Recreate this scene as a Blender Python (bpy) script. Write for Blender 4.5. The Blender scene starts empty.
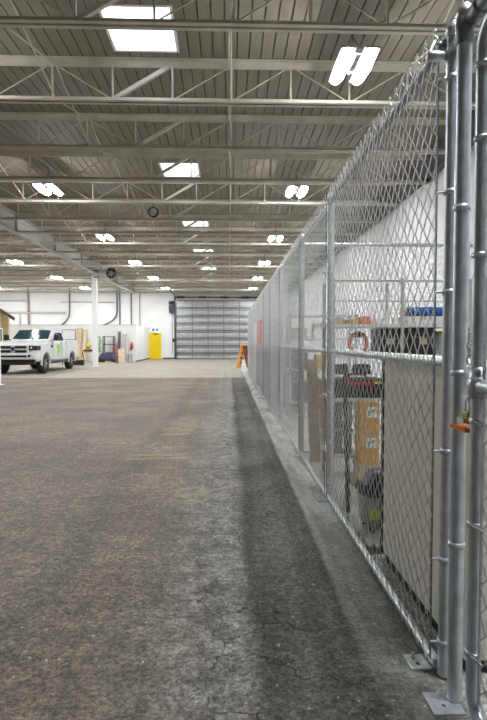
import bpy, bmesh, math, random
from mathutils import Vector, Matrix
random.seed(7)
S = bpy.context.scene
COL = S.collection
PI = math.pi

# ------------------------------------------------------------------ materials
def new_mat(name):
    m = bpy.data.materials.new(name); m.use_nodes = True
    nt = m.node_tree; nt.nodes.clear()
    out = nt.nodes.new('ShaderNodeOutputMaterial')
    return m, nt, out

def mat(name, col, rough=0.5, metal=0.0, var=0.12, scale=8.0, bump=0.0, bscale=60.0, spec=0.5, detail=4.0, trans=0.0):
    m, nt, out = new_mat(name)
    b = nt.nodes.new('ShaderNodeBsdfPrincipled')
    b.inputs['Roughness'].default_value = rough
    b.inputs['Metallic'].default_value = metal
    b.inputs['Specular IOR Level'].default_value = spec
    if trans: b.inputs['Transmission Weight'].default_value = trans
    tc = nt.nodes.new('ShaderNodeTexCoord')
    n = nt.nodes.new('ShaderNodeTexNoise'); n.inputs['Scale'].default_value = scale; n.inputs['Detail'].default_value = detail
    nt.links.new(tc.outputs['Object'], n.inputs['Vector'])
    r = nt.nodes.new('ShaderNodeValToRGB')
    r.color_ramp.elements[0].position = 0.3; r.color_ramp.elements[1].position = 0.7
    r.color_ramp.elements[0].color = [max(0, c*(1-var)) for c in col] + [1]
    r.color_ramp.elements[1].color = [min(1, c*(1+var)) for c in col] + [1]
    nt.links.new(n.outputs['Fac'], r.inputs['Fac'])
    nt.links.new(r.outputs['Color'], b.inputs['Base Color'])
    if bump:
        n2 = nt.nodes.new('ShaderNodeTexNoise'); n2.inputs['Scale'].default_value = bscale
        nt.links.new(tc.outputs['Object'], n2.inputs['Vector'])
        bp = nt.nodes.new('ShaderNodeBump'); bp.inputs['Strength'].default_value = bump; bp.inputs['Distance'].default_value = 0.01
        nt.links.new(n2.outputs['Fac'], bp.inputs['Height']); nt.links.new(bp.outputs['Normal'], b.inputs['Normal'])
    nt.links.new(b.outputs['BSDF'], out.inputs['Surface'])
    return m

def emis(name, col, strength):
    m, nt, out = new_mat(name)
    e = nt.nodes.new('ShaderNodeEmission'); e.inputs['Color'].default_value = (*col, 1); e.inputs['Strength'].default_value = strength
    nt.links.new(e.outputs[0], out.inputs['Surface'])
    return m

M = {}
M['galv'] = mat('galvanised_steel', (.62, .67, .72), .34, .5, .16, 14, .05, 90)
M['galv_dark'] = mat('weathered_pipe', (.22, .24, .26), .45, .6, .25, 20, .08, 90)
M['galv_pale'] = mat('bright_galvanised', (.66, .70, .72), .4, .75, .15, 25, .05, 90)
M['wire'] = mat('galvanised_wire', (.74, .75, .74), .36, .6, .25, 30)
M['truss'] = mat('truss_paint', (.58, .545, .46), .45, 0, .14, 3)
M['girder'] = mat('girder_paint', (.46, .45, .42), .6, 0, .12, 2)
M['deck'] = mat('roof_deck_paint', (.255, .23, .182), .62, 0, .12, 1.2, .03, 20)
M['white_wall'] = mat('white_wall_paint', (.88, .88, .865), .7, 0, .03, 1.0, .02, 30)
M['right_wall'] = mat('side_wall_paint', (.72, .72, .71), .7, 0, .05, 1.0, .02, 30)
M['beige_wall'] = mat('header_paint', (.60, .58, .53), .7, 0, .06, 1.0)
M['roll'] = mat('steel_door_panel', (.50, .51, .51), .38, .5, .12, 3)
M['roll_strut'] = mat('steel_door_strut', (.20, .21, .215), .4, .4, .1, 3)
M['dark_steel'] = mat('dark_steel', (.04, .045, .05), .5, .3, .2, 10)
M['yellow_door'] = mat('yellow_door_paint', (.90, .66, .0), .45, 0, .05, 3)
M['white_metal'] = mat('white_paint_metal', (.85, .85, .84), .4, 0, .04, 4)
M['truck_paint'] = mat('white_car_paint', (.70, .705, .68), .22, 0, .02, 2, spec=.5)
M['black_plastic'] = mat('black_plastic', (.018, .018, .02), .45, 0, .2, 20)
M['tyre'] = mat('tyre_rubber', (.02, .02, .021), .8, 0, .25, 30, .2, 40)
M['rim'] = mat('alloy_rim', (.38, .38, .40), .3, .85, .1, 10)
M['chrome'] = mat('polished_metal', (.75, .76, .78), .15, 1.0, .05, 10)
M['glass'] = mat('tinted_glass', (.02, .05, .06), .08, 0, .3, 2, spec=.15)
M['headlamp'] = mat('headlamp_lens', (.035, .037, .045), .12, .0, .6, 14, spec=.4)
M['green_decal'] = mat('green_decal', (.24, .60, .10), .4, 0, .3, 9)
M['grey_decal'] = mat('grey_decal', (.30, .34, .30), .4, 0, .1, 9)
M['wood'] = mat('planed_wood', (.62, .48, .30), .6, 0, .18, 5, .05, 30)
M['ply'] = mat('plywood', (.70, .56, .36), .6, 0, .14, 4, .05, 30)
M['shed_wood'] = mat('shed_siding', (.40, .31, .14), .65, 0, .15, 5, .05, 20)
M['shed_roof'] = mat('shed_roof_edge', (.16, .11, .07), .7, 0, .2, 8)
M['cardboard'] = mat('cardboard', (.62, .34, .07), .75, 0, .1, 8, .04, 60)
M['card_tan'] = mat('tan_cardboard', (.52, .40, .26), .75, 0, .12, 8, .04, 60)
M['paper'] = mat('white_paper', (.86, .86, .85), .7, 0, .03, 10)
M['cream'] = mat('cream_sheet_metal', (.80, .77, .68), .5, 0, .06, 3)
M['orange'] = mat('orange_plastic', (.80, .20, .04), .45, 0, .12, 14)
M['ladder_orange'] = mat('orange_fibreglass', (.78, .34, .03), .45, 0, .15, 10)
M['ladder_red'] = mat('dark_red_tread', (.16, .02, .015), .5, 0, .15, 10)
M['red'] = mat('red_paint', (.62, .03, .03), .35, 0, .1, 10)
M['pink'] = mat('faded_red_sheet', (.78, .26, .24), .65, 0, .08, 6)
M['blue'] = mat('blue_tarpaulin', (.02, .12, .40), .45, 0, .3, 30, .25, 30)
M['navy'] = mat('navy_plastic', (.018, .022, .06), .4, 0, .2, 14)
M['grey_plastic'] = mat('grey_plastic', (.22, .23, .24), .5, 0, .12, 10)
M['pale_plastic'] = mat('pale_grey_plastic', (.50, .50, .47), .5, 0, .1, 8)
M['locker'] = mat('locker_paint', (.12, .13, .14), .5, .1, .12, 4)
M['hivis'] = mat('hivis_yellow', (.72, .86, .04), .5, 0, .05, 20)
M['tool_yellow'] = mat('tool_yellow', (.80, .58, .02), .45, 0, .1, 10)
M['leaf'] = mat('leaf_green', (.05, .30, .05), .55, 0, .4, 14)
M['orange_tape'] = mat('orange_tape', (.85, .20, .02), .5, 0, .08, 20)
M['sign_blue'] = mat('sign_blue', (.03, .24, .34), .4, 0, .05, 20)
M['brass'] = mat('brass_lock', (.42, .32, .10), .35, .8, .1, 20)
M['brown_pipe'] = mat('brown_pipe', (.30, .22, .18), .5, .2, .1, 8)
M['conduit'] = mat('conduit_metal', (.13, .13, .14), .5, .4, .1, 8)
M['shelf_white'] = mat('shelf_paint', (.74, .74, .72), .5, 0, .06, 5)
M['lens'] = emis('lamp_lens_glow', (.95, .97, 1.0), 175.0)

def skylight_mat():
    m, nt, out = new_mat('skylight_acrylic')
    a = nt.nodes.new('ShaderNodeBsdfTransparent'); t = nt.nodes.new('ShaderNodeBsdfTranslucent')
    n = nt.nodes.new('ShaderNodeTexNoise'); n.inputs['Scale'].default_value = 3
    r = nt.nodes.new('ShaderNodeValToRGB')
    r.color_ramp.elements[0].color = (.86, .93, .95, 1); r.color_ramp.elements[1].color = (.97, .99, 1, 1)
    nt.links.new(n.outputs['Fac'], r.inputs['Fac']); nt.links.new(r.outputs['Color'], t.inputs['Color'])
    mx = nt.nodes.new('ShaderNodeMixShader'); mx.inputs[0].default_value = .45
    nt.links.new(a.outputs[0], mx.inputs[1]); nt.links.new(t.outputs[0], mx.inputs[2])
    nt.links.new(mx.outputs[0], out.inputs['Surface'])
    return m
M['skylight'] = skylight_mat()

def floor_mat():
    m, nt, out = new_mat('worn_concrete_floor')
    L = nt.links
    def N(t, **k):
        n = nt.nodes.new(t)
        for a, v in k.items(): setattr(n, a, v)
        return n
    tc = N('ShaderNodeTexCoord'); sep = N('ShaderNodeSeparateXYZ'); L.new(tc.outputs['Object'], sep.inputs[0])
    def noise(scale, detail=5, rough=.6, vec=None, sx=None):
        n = N('ShaderNodeTexNoise'); n.inputs['Scale'].default_value = scale; n.inputs['Detail'].default_value = detail; n.inputs['Roughness'].default_value = rough
        v = vec or tc.outputs['Object']
        if sx:
            mp = N('ShaderNodeMapping'); mp.inputs['Scale'].default_value = sx; L.new(v, mp.inputs['Vector']); v = mp.outputs['Vector']
        L.new(v, n.inputs['Vector']); return n.outputs['Fac']
    def math_(op, a, b=None, c=None, clamp=False):
        n = N('ShaderNodeMath', operation=op, use_clamp=clamp)
        for i, v in enumerate((a, b, c)):
            if v is None: continue
            if isinstance(v, (int, float)): n.inputs[i].default_value = v
            else: L.new(v, n.inputs[i])
        return n.outputs[0]
    def rng(v, a, b, c, d, smooth=True):
        n = N('ShaderNodeMapRange'); n.interpolation_type = 'SMOOTHSTEP' if smooth else 'LINEAR'; n.clamp = True
        L.new(v, n.inputs[0])
        for i, q in enumerate((a, b, c, d)): n.inputs[i+1].default_value = q
        return n.outputs[0]
    def mix(f, a, b, mode='MIX'):
        n = N('ShaderNodeMix', data_type='RGBA', blend_type=mode)
        if isinstance(f, (int, float)): n.inputs[0].default_value = f
        else: L.new(f, n.inputs[0])
        for i, v in ((6, a), (7, b)):
            if isinstance(v, tuple): n.inputs[i].default_value = (*v, 1)
            else: L.new(v, n.inputs[i])
        return n.outputs[2]
    X, Y = sep.outputs[0], sep.outputs[1]
    wob = noise(.9, 4, .6, sx=(1.0, .5, 1))
    Xw = math_('ADD', X, math_('MULTIPLY', math_('SUBTRACT', wob, .5), .35))
    n1 = noise(.8, 6); n2 = noise(7, 6, .7); n3 = noise(45, 4, .75); n4 = noise(170, 2, .6)
    # broad colour: brown-grey slab, greyer beside the fence
    base = mix(rng(n1, .35, .68, 0, 1), (.136, .115, .090), (.208, .180, .143))
    greyer = mix(rng(n1, .35, .68, 0, 1), (.098, .093, .083), (.168, .161, .145))
    col = mix(rng(Xw, -.75, .1, 0, 1), base, greyer)
    # worn pale wheel lane
    lane = math_('MULTIPLY', rng(Xw, -.45, -.1, 0, 1), rng(Xw, .0, .16, 1, 0))
    lane = math_('MULTIPLY', lane, rng(n2, .3, .65, .25, 1))
    col = mix(math_('MULTIPLY', lane, .6), col, (.31, .30, .28))
    # dark rubber tracks
    n5 = noise(2.2, 5, .65, sx=(3, .6, 1))
    for a, b, s in ((.16, .045, .5), (.46, .05, .5), (-1.05, .14, .3)):
        d = math_('ABSOLUTE', math_('SUBTRACT', Xw, a))
        t = math_('MULTIPLY', rng(d, b*.3, b*1.5, s, 0), rng(n5, .3, .62, .35, 1))
        col = mix(t, col, (.042, .041, .039))
    # pale poured strip beside the fence with scuffs
    Xs = math_('ADD', X, math_('MULTIPLY', math_('SUBTRACT', wob, .5), .08))
    strip = math_('MULTIPLY', rng(Xs, .585, .63, 0, 1), rng(n2, .25, .55, .55, 1))
    stripcol = mix(rng(n5, .35, .65, 0, 1), (.36, .35, .33), (.62, .605, .57))
    # the lighter slab further in
    far = rng(math_('ADD', Y, math_('MULTIPLY', math_('SUBTRACT', n2, .5), .3)), 19.2, 19.6, 0, 1)
    col = mix(math_('MULTIPLY', far, .75), col, mix(n1, (.33, .305, .26), (.47, .44, .385)))
    seam = math_('ABSOLUTE', math_('SUBTRACT', Y, 19.3))
    col = mix(rng(seam, .02, .07, .6, 0), col, (.06, .055, .05))
    # inside the cage a clean pale slab
    col = mix(rng(X, .90, .93, 0, .85), col, mix(n2, (.34, .335, .31), (.46, .45, .42)))
    # mottling, aggregate and grit
    n6 = noise(19, 5, .75)
    col = mix(1.0, col, mix(rng(n2, .32, .68, 0, 1), (.70, .70, .70), (1.33, 1.33, 1.31)), 'MULTIPLY')
    col = mix(1.0, col, mix(rng(n6, .34, .66, 0, 1), (.68, .68, .68), (1.38, 1.37, 1.36)), 'MULTIPLY')
    col = mix(1.0, col, mix(rng(n3, .34, .66, 0, 1), (.52, .52, .52), (1.52, 1.51, 1.49)), 'MULTIPLY')
    col = mix(rng(n4, .63, .70, 0, .75), col, (.62, .61, .57))
    col = mix(rng(noise(38, 2, .5), .70, .74, 0, .85), col, (.66, .64, .58))
    col = mix(rng(noise(60, 3, .7), .63, .69, 0, .85), col, (.02, .02, .02))
    stripcol = mix(1.0, stripcol, mix(rng(n3, .34, .66, 0, 1), (.7, .7, .7), (1.25, 1.25, 1.24)), 'MULTIPLY')
    col = mix(math_('MULTIPLY', strip, rng(Y, 2.2, 5.0, .25, .95)), col, stripcol)  # strip dims toward the near end, painting in lens vignette as well as dirt
    # oil stains
    col = mix(math_('MULTIPLY', rng(noise(.55, 5, .7), .60, .74, 0, .55), 1.0), col, (.06, .055, .05))
    # cracks
    dv = N('ShaderNodeVectorMath', operation='ADD'); nn = N('ShaderNodeTexNoise'); nn.inputs['Scale'].default_value = 4.0; nn.inputs['Detail'].default_value = 6
    L.new(tc.outputs['Object'], nn.inputs['Vector'])
    sc = N('ShaderNodeVectorMath', operation='SCALE'); sc.inputs['Scale'].default_value = .42; L.new(nn.outputs['Color'], sc.inputs[0])
    L.new(tc.outputs['Object'], dv.inputs[0]); L.new(sc.outputs[0], dv.inputs[1])
    vo = N('ShaderNodeTexVoronoi', feature='DISTANCE_TO_EDGE'); vo.inputs['Scale'].default_value = 2.1; L.new(dv.outputs[0], vo.inputs['Vector'])
    cr = rng(vo.outputs['Distance'], .004, .014, .8, 0)
    cmask = math_('MULTIPLY', rng(noise(.7, 3, .5), .46, .54, 0, 1), math_('MULTIPLY', rng(X, -.5, .0, .15, 1), rng(X, .55, .7, 1, 0)))
    col = mix(math_('MULTIPLY', cr, cmask), col, (.012, .012, .012))
    b = N('ShaderNodeBsdfPrincipled'); L.new(col, b.inputs['Base Color'])
    L.new(rng(n2, .3, .7, .55, .8), b.inputs['Roughness']); b.inputs['Specular IOR Level'].default_value = .2
    bp = N('ShaderNodeBump'); bp.inputs['Strength'].default_value = .5; bp.inputs['Distance'].default_value = .006
    L.new(math_('ADD', math_('MULTIPLY', n3, .6), math_('ADD', n4, math_('MULTIPLY', math_('MULTIPLY', cr, cmask), -2.0))), bp.inputs['Height'])
    L.new(bp.outputs['Normal'], b.inputs['Normal'])
    L.new(b.outputs[0], out.inputs['Surface'])
    return m
M['floor'] = floor_mat()

def paint_mat():
    m, nt, out = new_mat('worn_yellow_paint')
    b = nt.nodes.new('ShaderNodeBsdfPrincipled'); b.inputs['Base Color'].default_value = (.60, .54, .30, 1); b.inputs['Roughness'].default_value = .7
    tr = nt.nodes.new('ShaderNodeBsdfTransparent'); mx = nt.nodes.new('ShaderNodeMixShader')
    tc = nt.nodes.new('ShaderNodeTexCoord'); n = nt.nodes.new('ShaderNodeTexNoise'); n.inputs['Scale'].default_value = 26; n.inputs['Detail'].default_value = 6; n.inputs['Roughness'].default_value = .75
    nt.links.new(tc.outputs['Object'], n.inputs['Vector'])
    r = nt.nodes.new('ShaderNodeValToRGB'); r.color_ramp.elements[0].position = .40; r.color_ramp.elements[1].position = .56
    r.color_ramp.elements[1].color = (.5, .5, .5, 1)
    nt.links.new(n.outputs['Fac'], r.inputs['Fac']); nt.links.new(r.outputs['Color'], mx.inputs[0])
    nt.links.new(tr.outputs[0], mx.inputs[1]); nt.links.new(b.outputs[0], mx.inputs[2]); nt.links.new(mx.outputs[0], out.inputs['Surface'])
    return m
M['floor_paint'] = paint_mat()

# ------------------------------------------------------------------ mesh builder
class MB:
    def __init__(s): s.v = []; s.f = []; s.sm = []
    def add(s, vs, fs, smooth=False):
        o = len(s.v); s.v += [tuple(v) for v in vs]
        for f in fs: s.f.append(tuple(i+o for i in f)); s.sm.append(smooth)
        return s
    def box(s, x0, x1, y0, y1, z0, z1, mtx=None):
        vs = [Vector((x, y, z)) for z in (z0, z1) for y in (y0, y1) for x in (x0, x1)]
        if mtx: vs = [mtx @ v for v in vs]
        return s.add(vs, [(0, 2, 3, 1), (4, 5, 7, 6), (0, 1, 5, 4), (2, 6, 7, 3), (0, 4, 6, 2), (1, 3, 7, 5)])
    def bbox(s, x0, x1, y0, y1, z0, z1, b=.01, mtx=None, seg=2):
        bm = bmesh.new(); bmesh.ops.create_cube(bm, size=1)
        for v in bm.verts: v.co = Vector(((x0+x1)/2+v.co.x*(x1-x0), (y0+y1)/2+v.co.y*(y1-y0), (z0+z1)/2+v.co.z*(z1-z0)))
        bmesh.ops.bevel(bm, geom=bm.edges[:], offset=b, segments=seg, profile=.5, affect='EDGES')
        if mtx: bm.transform(mtx)
        return s.bm(bm)
    def bm(s, bm, smooth=False):
        bm.verts.index_update()
        s.add([v.co.copy() for v in bm.verts], [[v.index for v in f.verts] for f in bm.faces], smooth); bm.free(); return s
    def tube(s, pts, r, n=10, cap=True, smooth=True):
        pts = [Vector(p) for p in pts]; rings = []
        rr = r if isinstance(r, (list, tuple)) else [r]*len(pts)
        t0 = (pts[1]-pts[0]).normalized()
        u = t0.orthogonal().normalized()
        for i, p in enumerate(pts):
            a = (pts[i]-pts[i-1]).normalized() if i else t0
            b = (pts[i+1]-pts[i]).normalized() if i < len(pts)-1 else a
            t = (a+b).normalized() if (a+b).length > 1e-6 else a
            u = (u - t*u.dot(t)).normalized(); w = t.cross(u)
            k = 1/max(.5, t.dot(b))
            rings.append([p+(u*math.cos(2*PI*j/n)+w*math.sin(2*PI*j/n))*rr[i]*(k if 0 < i < len(pts)-1 else 1) for j in range(n)])
        vs = [v for q in rings for v in q]; fs = []
        for i in range(len(pts)-1):
            for j in range(n): fs.append((i*n+j, i*n+(j+1) % n, (i+1)*n+(j+1) % n, (i+1)*n+j))
        s.add(vs, fs, smooth)
        if cap:
            s.add(rings[0], [tuple(range(n))[::-1]]); s.add(rings[-1], [tuple(range(n))])
        return s
    def lathe(s, prof, c=(0, 0, 0), axis='Z', n=20, smooth=True):
        vs = []; fs = []
        for r, h in prof:
            for j in range(n):
                a = 2*PI*j/n; p, q = r*math.cos(a), r*math.sin(a)
                v = {'Z': (p, q, h), 'X': (h, p, q), 'Y': (q, h, p)}[axis]
                vs.append((v[0]+c[0], v[1]+c[1], v[2]+c[2]))
        for i in range(len(prof)-1):
            for j in range(n): fs.append((i*n+j, i*n+(j+1) % n, (i+1)*n+(j+1) % n, (i+1)*n+j))
        fs.append(tuple(range(n))[::-1]); fs.append(tuple((len(prof)-1)*n+j for j in range(n)))
        return s.add(vs, fs, smooth)
    def torus(s, c, R, r, axis='Y', n=24, k=8, squash=1.0):
        vs = []; fs = []
        for i in range(n):
            a = 2*PI*i/n
            for j in range(k):
                b = 2*PI*j/k; q = R+r*math.cos(b); h = r*math.sin(b)
                p = {'Y': (q*math.cos(a), h, q*math.sin(a)*squash), 'Z': (q*math.cos(a), q*math.sin(a)*squash, h), 'X': (h, q*math.cos(a), q*math.sin(a)*squash)}[axis]
                vs.append((p[0]+c[0], p[1]+c[1], p[2]+c[2]))
        for i in range(n):
            for j in range(k): fs.append((i*k+j, ((i+1) % n)*k+j, ((i+1) % n)*k+(j+1) % k, i*k+(j+1) % k))
        return s.add(vs, fs, True)
    def prism(s, poly, axis, a, b, smooth=False):
        # poly of 2D points extruded along an axis from a to b
        def P(p, h): return {'X': (h, p[0], p[1]), 'Y': (p[0], h, p[1]), 'Z': (p[0], p[1], h)}[axis]
        n = len(poly); vs = [P(p, a) for p in poly]+[P(p, b) for p in poly]
        fs = [(i, (i+1) % n, n+(i+1) % n, n+i) for i in range(n)]
        s.add(vs, fs, smooth); s.add(vs, [tuple(range(n))[::-1], tuple(range(n, 2*n))]); return s
    def mesh(s, name, m):
        me = bpy.data.meshes.new(name); me.from_pydata(s.v, [], s.f)
        bm = bmesh.new(); bm.from_mesh(me)
        if len(bm.faces) < 20000: bmesh.ops.recalc_face_normals(bm, faces=bm.faces[:])
        bm.to_mesh(me); bm.free()
        me.polygons.foreach_set('use_smooth', s.sm)
        me.materials.append(M[m]); me.update(); return me
    def obj(s, name, m, parent=None):
        return link(name, s.mesh(name, m), parent)

def link(name, me, parent=None):
    o = bpy.data.objects.new(name, me); COL.objects.link(o)
    if parent is not None: o.parent = parent
    return o
def tag(o, label=None, cat=None, group=None, kind=None):
    if label: o['label'] = label
    if cat: o['category'] = cat
    if group: o['group'] = group
    if kind: o['kind'] = kind
    return o
def thing(name, label, cat, loc=(0, 0, 0), rz=0, group=None):
    o = bpy.data.objects.new(name, None); COL.objects.link(o); o.empty_display_size = .2
    o.location = loc; o.rotation_euler = (0, 0, rz); return tag(o, label, cat, group)
def struct(o, label=None, cat=None): return tag(o, label, cat, kind='structure')
def copy_tree(o, parent=None):
    c = o.copy(); COL.objects.link(c); c.parent = parent
    for ch in list(o.children): copy_tree(ch, c)
    return c
ORD = ['first', 'second', 'third', 'fourth', 'fifth', 'sixth', 'seventh', 'eighth', 'ninth', 'tenth', 'eleventh', 'twelfth', 'thirteenth',
       'fourteenth', 'fifteenth', 'sixteenth', 'seventeenth', 'eighteenth', 'nineteenth', 'twentieth']

# ------------------------------------------------------------------ room shell
XL, XR, YN, YF = -22.0, 4.8, -6.0, 40.0
ZT, ZB, ZD = 5.80, 5.20, 5.86       # top chord, bottom chord, underside of deck
struct(MB().box(XL-.2, XR+.2, YN-.2, YF+.2, -.25, 0).obj('floor', 'floor'), 'worn grey brown concrete floor with tyre tracks and cracks', 'floor')
struct(MB().box(XL-.2, XR+.2, YF, YF+.2, 0, 6.4).obj('wall_back', 'white_wall'), 'white end wall with the wide steel door and the yellow door', 'wall')
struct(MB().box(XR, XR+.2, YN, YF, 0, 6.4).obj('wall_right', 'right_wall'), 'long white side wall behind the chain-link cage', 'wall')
struct(MB().box(XL-.2, XL, YN, YF, 0, 6.4).obj('wall_left', 'white_wall'), 'white side wall beyond the parked pickup', 'wall')
struct(MB().box(XL-.2, XR+.2, YN-.2, YN, 0, 6.4).obj('wall_front', 'girder'), 'unseen grey wall behind the camera', 'wall')  # unseen wall, made grey to cut the light bounced off white
struct(MB().box(-4.35, 3.6, YF-.03, YF, 4.74, 6.0).obj('trim_1', 'beige_wall'), 'beige header strip above the wide steel door', 'trim')

SKYX = (-1.72, -.74)
SKY = [7.37+5.85*k for k in range(6)]
# ribbed deck: each rib a flat with a deep narrow flute on either side
pitch = .185; deck = MB()
k0 = math.floor((XL-SKYX[0])/pitch)-1; k1 = math.ceil((XR-SKYX[0])/pitch)+1
nsky = round((SKYX[1]-SKYX[0])/pitch); SKYX = (SKYX[0], SKYX[0]+nsky*pitch)
for k in range(k0, k1):
    x = SKYX[0]+k*pitch
    segs = [(YN-.2, YF+.2)]
    if 0 <= k < nsky:
        segs = []; y = YN-.2
        for c in SKY: segs.append((y, c-.5)); y = c+.5
        segs.append((y, YF+.2))
    prof = [(x, ZD+.045), (x+.006, ZD+.045), (x+.009, ZD), (x+pitch-.009, ZD), (x+pitch-.006, ZD+.045), (x+pitch, ZD+.045)]
    for a, b in segs:
        vs = [(p[0], a, p[1]) for p in prof]+[(p[0], b, p[1]) for p in prof]
        deck.add(vs, [(i, i+1, 7+i, 6+i) for i in range(5)])
struct(deck.obj('ceiling', 'deck'), 'ribbed grey steel roof deck over the white joists', 'ceiling')
for i, c in enumerate(SKY):
    w = MB(); x0, x1, y0, y1 = SKYX[0], SKYX[1], c-.5, c+.5
    w.box(x0-.04, x0, y0-.04, y1+.04, ZD-.01, ZD+.34).box(x1, x1+.04, y0-.04, y1+.04, ZD-.01, ZD+.34)
    w.box(x0, x1, y0-.04, y0, ZD-.01, ZD+.34).box(x0, x1, y1, y1+.04, ZD-.01, ZD+.34)
    o = struct(w.obj('window_%d' % (i+1), 'white_metal'), 'square bright skylight in the roof deck, %s from the camera' % ORD[i], 'skylight')
    g = MB(); n = 8
    for a in range(n+1):
        for b in range(n+1):
            u, v = a/n, b/n
            g.v.append((x0+u*(x1-x0), y0+v*(y1-y0), ZD+.06+.12*min(1, 4*min(u, 1-u, v, 1-v))))
    for a in range(n):
        for b in range(n): g.f.append((a*(n+1)+b, (a+1)*(n+1)+b, (a+1)*(n+1)+b+1, a*(n+1)+b+1)); g.sm.append(False)
    g.obj('skylight_panel', 'skylight', o)

# ------------------------------------------------------------------ roof joists
def angle_pair(x0, x1, zc, h, w, gap):
    b = MB()
    for s in (-1, 1):
        ya, yb = sorted((s*gap/2, s*(gap/2+.008))); b.box(x0, x1, ya, yb, zc-h/2, zc+h/2)
        ya, yb = sorted((s*gap/2, s*(gap/2+w))); zf = zc+h/2-.008 if zc > 5.5 else zc-h/2
        b.box(x0, x1, ya, yb, zf, zf+.008)
    return b
def joist_meshes(x0, x1, tagname):
    top = angle_pair(x0, x1, ZD-.055, .11, .07, .03).mesh('top_chord', 'truss')
    bot = angle_pair(x0, x1, ZB+.035, .075, .065, .03).mesh('bottom_chord', 'truss')
    posts, diags = [], []
    a = .945; k = math.ceil((x0+.1-.05)/a); xs = []
    while .05+k*a < x1-.05: xs.append((k, .05+k*a)); k += 1
    zb, zt = ZB+.04, ZD-.06
    for k, x in xs: posts.append(MB().box(x-.014, x+.014, -.012, .012, zb, zt).mesh('web_post', 'truss'))
    for k, x in xs[:-1]:
        up = (k % 2 == 0) if k not in (-2, -1) else True
        p, q = ((x, 0, zb), (x+a, 0, zt)) if up else ((x, 0, zt), (x+a, 0, zb))
        if k == -2:
            d = Vector(q)-Vector(p); an = math.atan2(d.z, d.x)
            mt = Matrix.Translation(Vector(p)) @ Matrix.Rotation(-an, 4, 'Y')
            diags.append(MB().box(.03, d.length-.03, -.03, .03, -.028, .028, mt).mesh('diagonal_web', 'truss'))
        else:
            diags.append(MB().tube([p, q], .011, 6).mesh('diagonal_web', 'truss'))
    return top, bot, posts, diags
YT = [6.2+1.95*k for k in range(-3, 18)]
JM = joist_meshes(-7.36, XR, 'main')
for y in YT:
    k = round((y-6.2)/1.95)
    vis = 'first one crossing the top of the photo' if k == 0 else (('number %d in from the photo top' % (k+1)) if k > 0 else 'overhead before the photo begins, %s one' % ORD[k+3])
    t = thing('roof_joist', 'white open-web steel roof joist above the aisle, ' + vis, 'roof joist', (0, y, 0), 0, 'roof joists over the aisle')
    link('top_chord', JM[0], t); link('bottom_chord', JM[1], t)
    for me in JM[2]: link('web_post', me, t)
    for me in JM[3]: link('diagonal_web', me, t)
JL = joist_meshes(XL+.02, -7.66, 'left')
for i, y in enumerate([q for q in YT if q > 15]):
    t = thing('roof_joist', 'pale open-web roof joist beyond the girder above the pickup bay, %s from the camera' % ORD[i], 'roof joist', (0, y, 0), 0, 'roof joists over the pickup bay')
    link('top_chord', JL[0], t); link('bottom_chord', JL[1], t)
    for me in JL[2]: link('web_post', me, t)
    for me in JL[3]: link('diagonal_web', me, t)
bl = {-5.55: 'between the girder and the left lamp row'.replace('left ', ''), -2.75: 'between the lamp row and the skylights', .02: 'running down the middle beside the skylights', 2.85: 'running above the cage beside the lamps'}
for x, where in bl.items():
    t = thing('cross_bridging', 'thin white cross bridging between roof joists, '+where, 'bridging', (x, 0, 0), 0, 'bridging lines')
    for a, b in zip(YT[:-1], YT[1:]):
        MB().tube([(-.013, a+.02, ZB+.05), (-.013, b-.02, ZD-.08)], .012, 5).obj('brace', 'truss', t)
        MB().tube([(.013, a+.02, ZD-.08), (.013, b-.02, ZB+.05)], .012, 5).obj('brace', 'truss', t)

# girder and columns
GX = -7.5
g = MB().box(GX-.012, GX+.012, 4.0, YF, 5.24, 5.84).box(GX-.12, GX+.12, 4.0, YF, 5.2, 5.24).box(GX-.12, GX+.12, 4.0, YF, 5.82, ZD-.005)
for k in range(10): g.box(GX-.1, GX+.1, 6.2+3.9*k-.01, 6.2+3.9*k+.01, 5.24, 5.83)
struct(g.obj('trim_2', 'girder'), 'long grey steel girder carrying the joists along the pickup bay', 'girder')
for y, l in ((16.25, 'white square steel column at the photo edge before the pickup'), (28.3, 'white square steel column behind the pickup, standing beneath the girder end')):
    t = thing('steel_column', l, 'column', (GX, y, 0))
    MB().bbox(-.13, .13, -.13, .13, .02, 5.18, .012).obj('shaft', 'white_metal', t)
    MB().box(-.2, .2, -.2, .2, 0, .02).obj('base_plate', 'white_metal', t)
    MB().box(-.16, .16, -.2, .2, 5.18, 5.2).obj('cap_plate', 'white_metal', t)

# ------------------------------------------------------------------ lamps
def make_lamp():
    t = thing('high_bay_light', 'x', 'ceiling light')
    b = MB().box(-.02, .02, -.3, .3, .10, .14)
    for s in (-1, 1): b.bbox(s*.16-.105, s*.16+.105, -.455, .455, .015, .05, .012)
    for y in (-.25, .25): b.box(-.2, .2, y-.015, y+.015, .05, .10)
    b.obj('housing', 'grey_plastic', t)
    for s in (-1, 1):
        l = MB().lathe([(.02, -.45), (.05, -.42), (.085, -.28), (.10, 0), (.085, .28), (.05, .42), (.02, .45)], (s*.16, 0, 0), 'Y', 16)
        l.v = [(x, y, z*.45 if z < 0 else z*.1) for x, y, z in l.v]
        l.obj('lamp_lens', 'lens', t)
    for sy in (-.35, .35):
        MB().tube([(0, sy*.8, .14), (0, 0, .42), (0, 0, .62)], .006, 5).obj('hanger_cable', 'dark_steel', t)
    MB().box(-.02, .02, -.06, .06, .14, .19).obj('driver_box', 'grey_plastic', t)
    return t
lamp0 = make_lamp(); first = True
rows = [(1.74, 'in the row beside the fence'), (-4.57, 'in the row before the girder'), (-10.35, 'in the row above the pickup bay'), (-16.7, 'in the outermost row past the pickup')]
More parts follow.
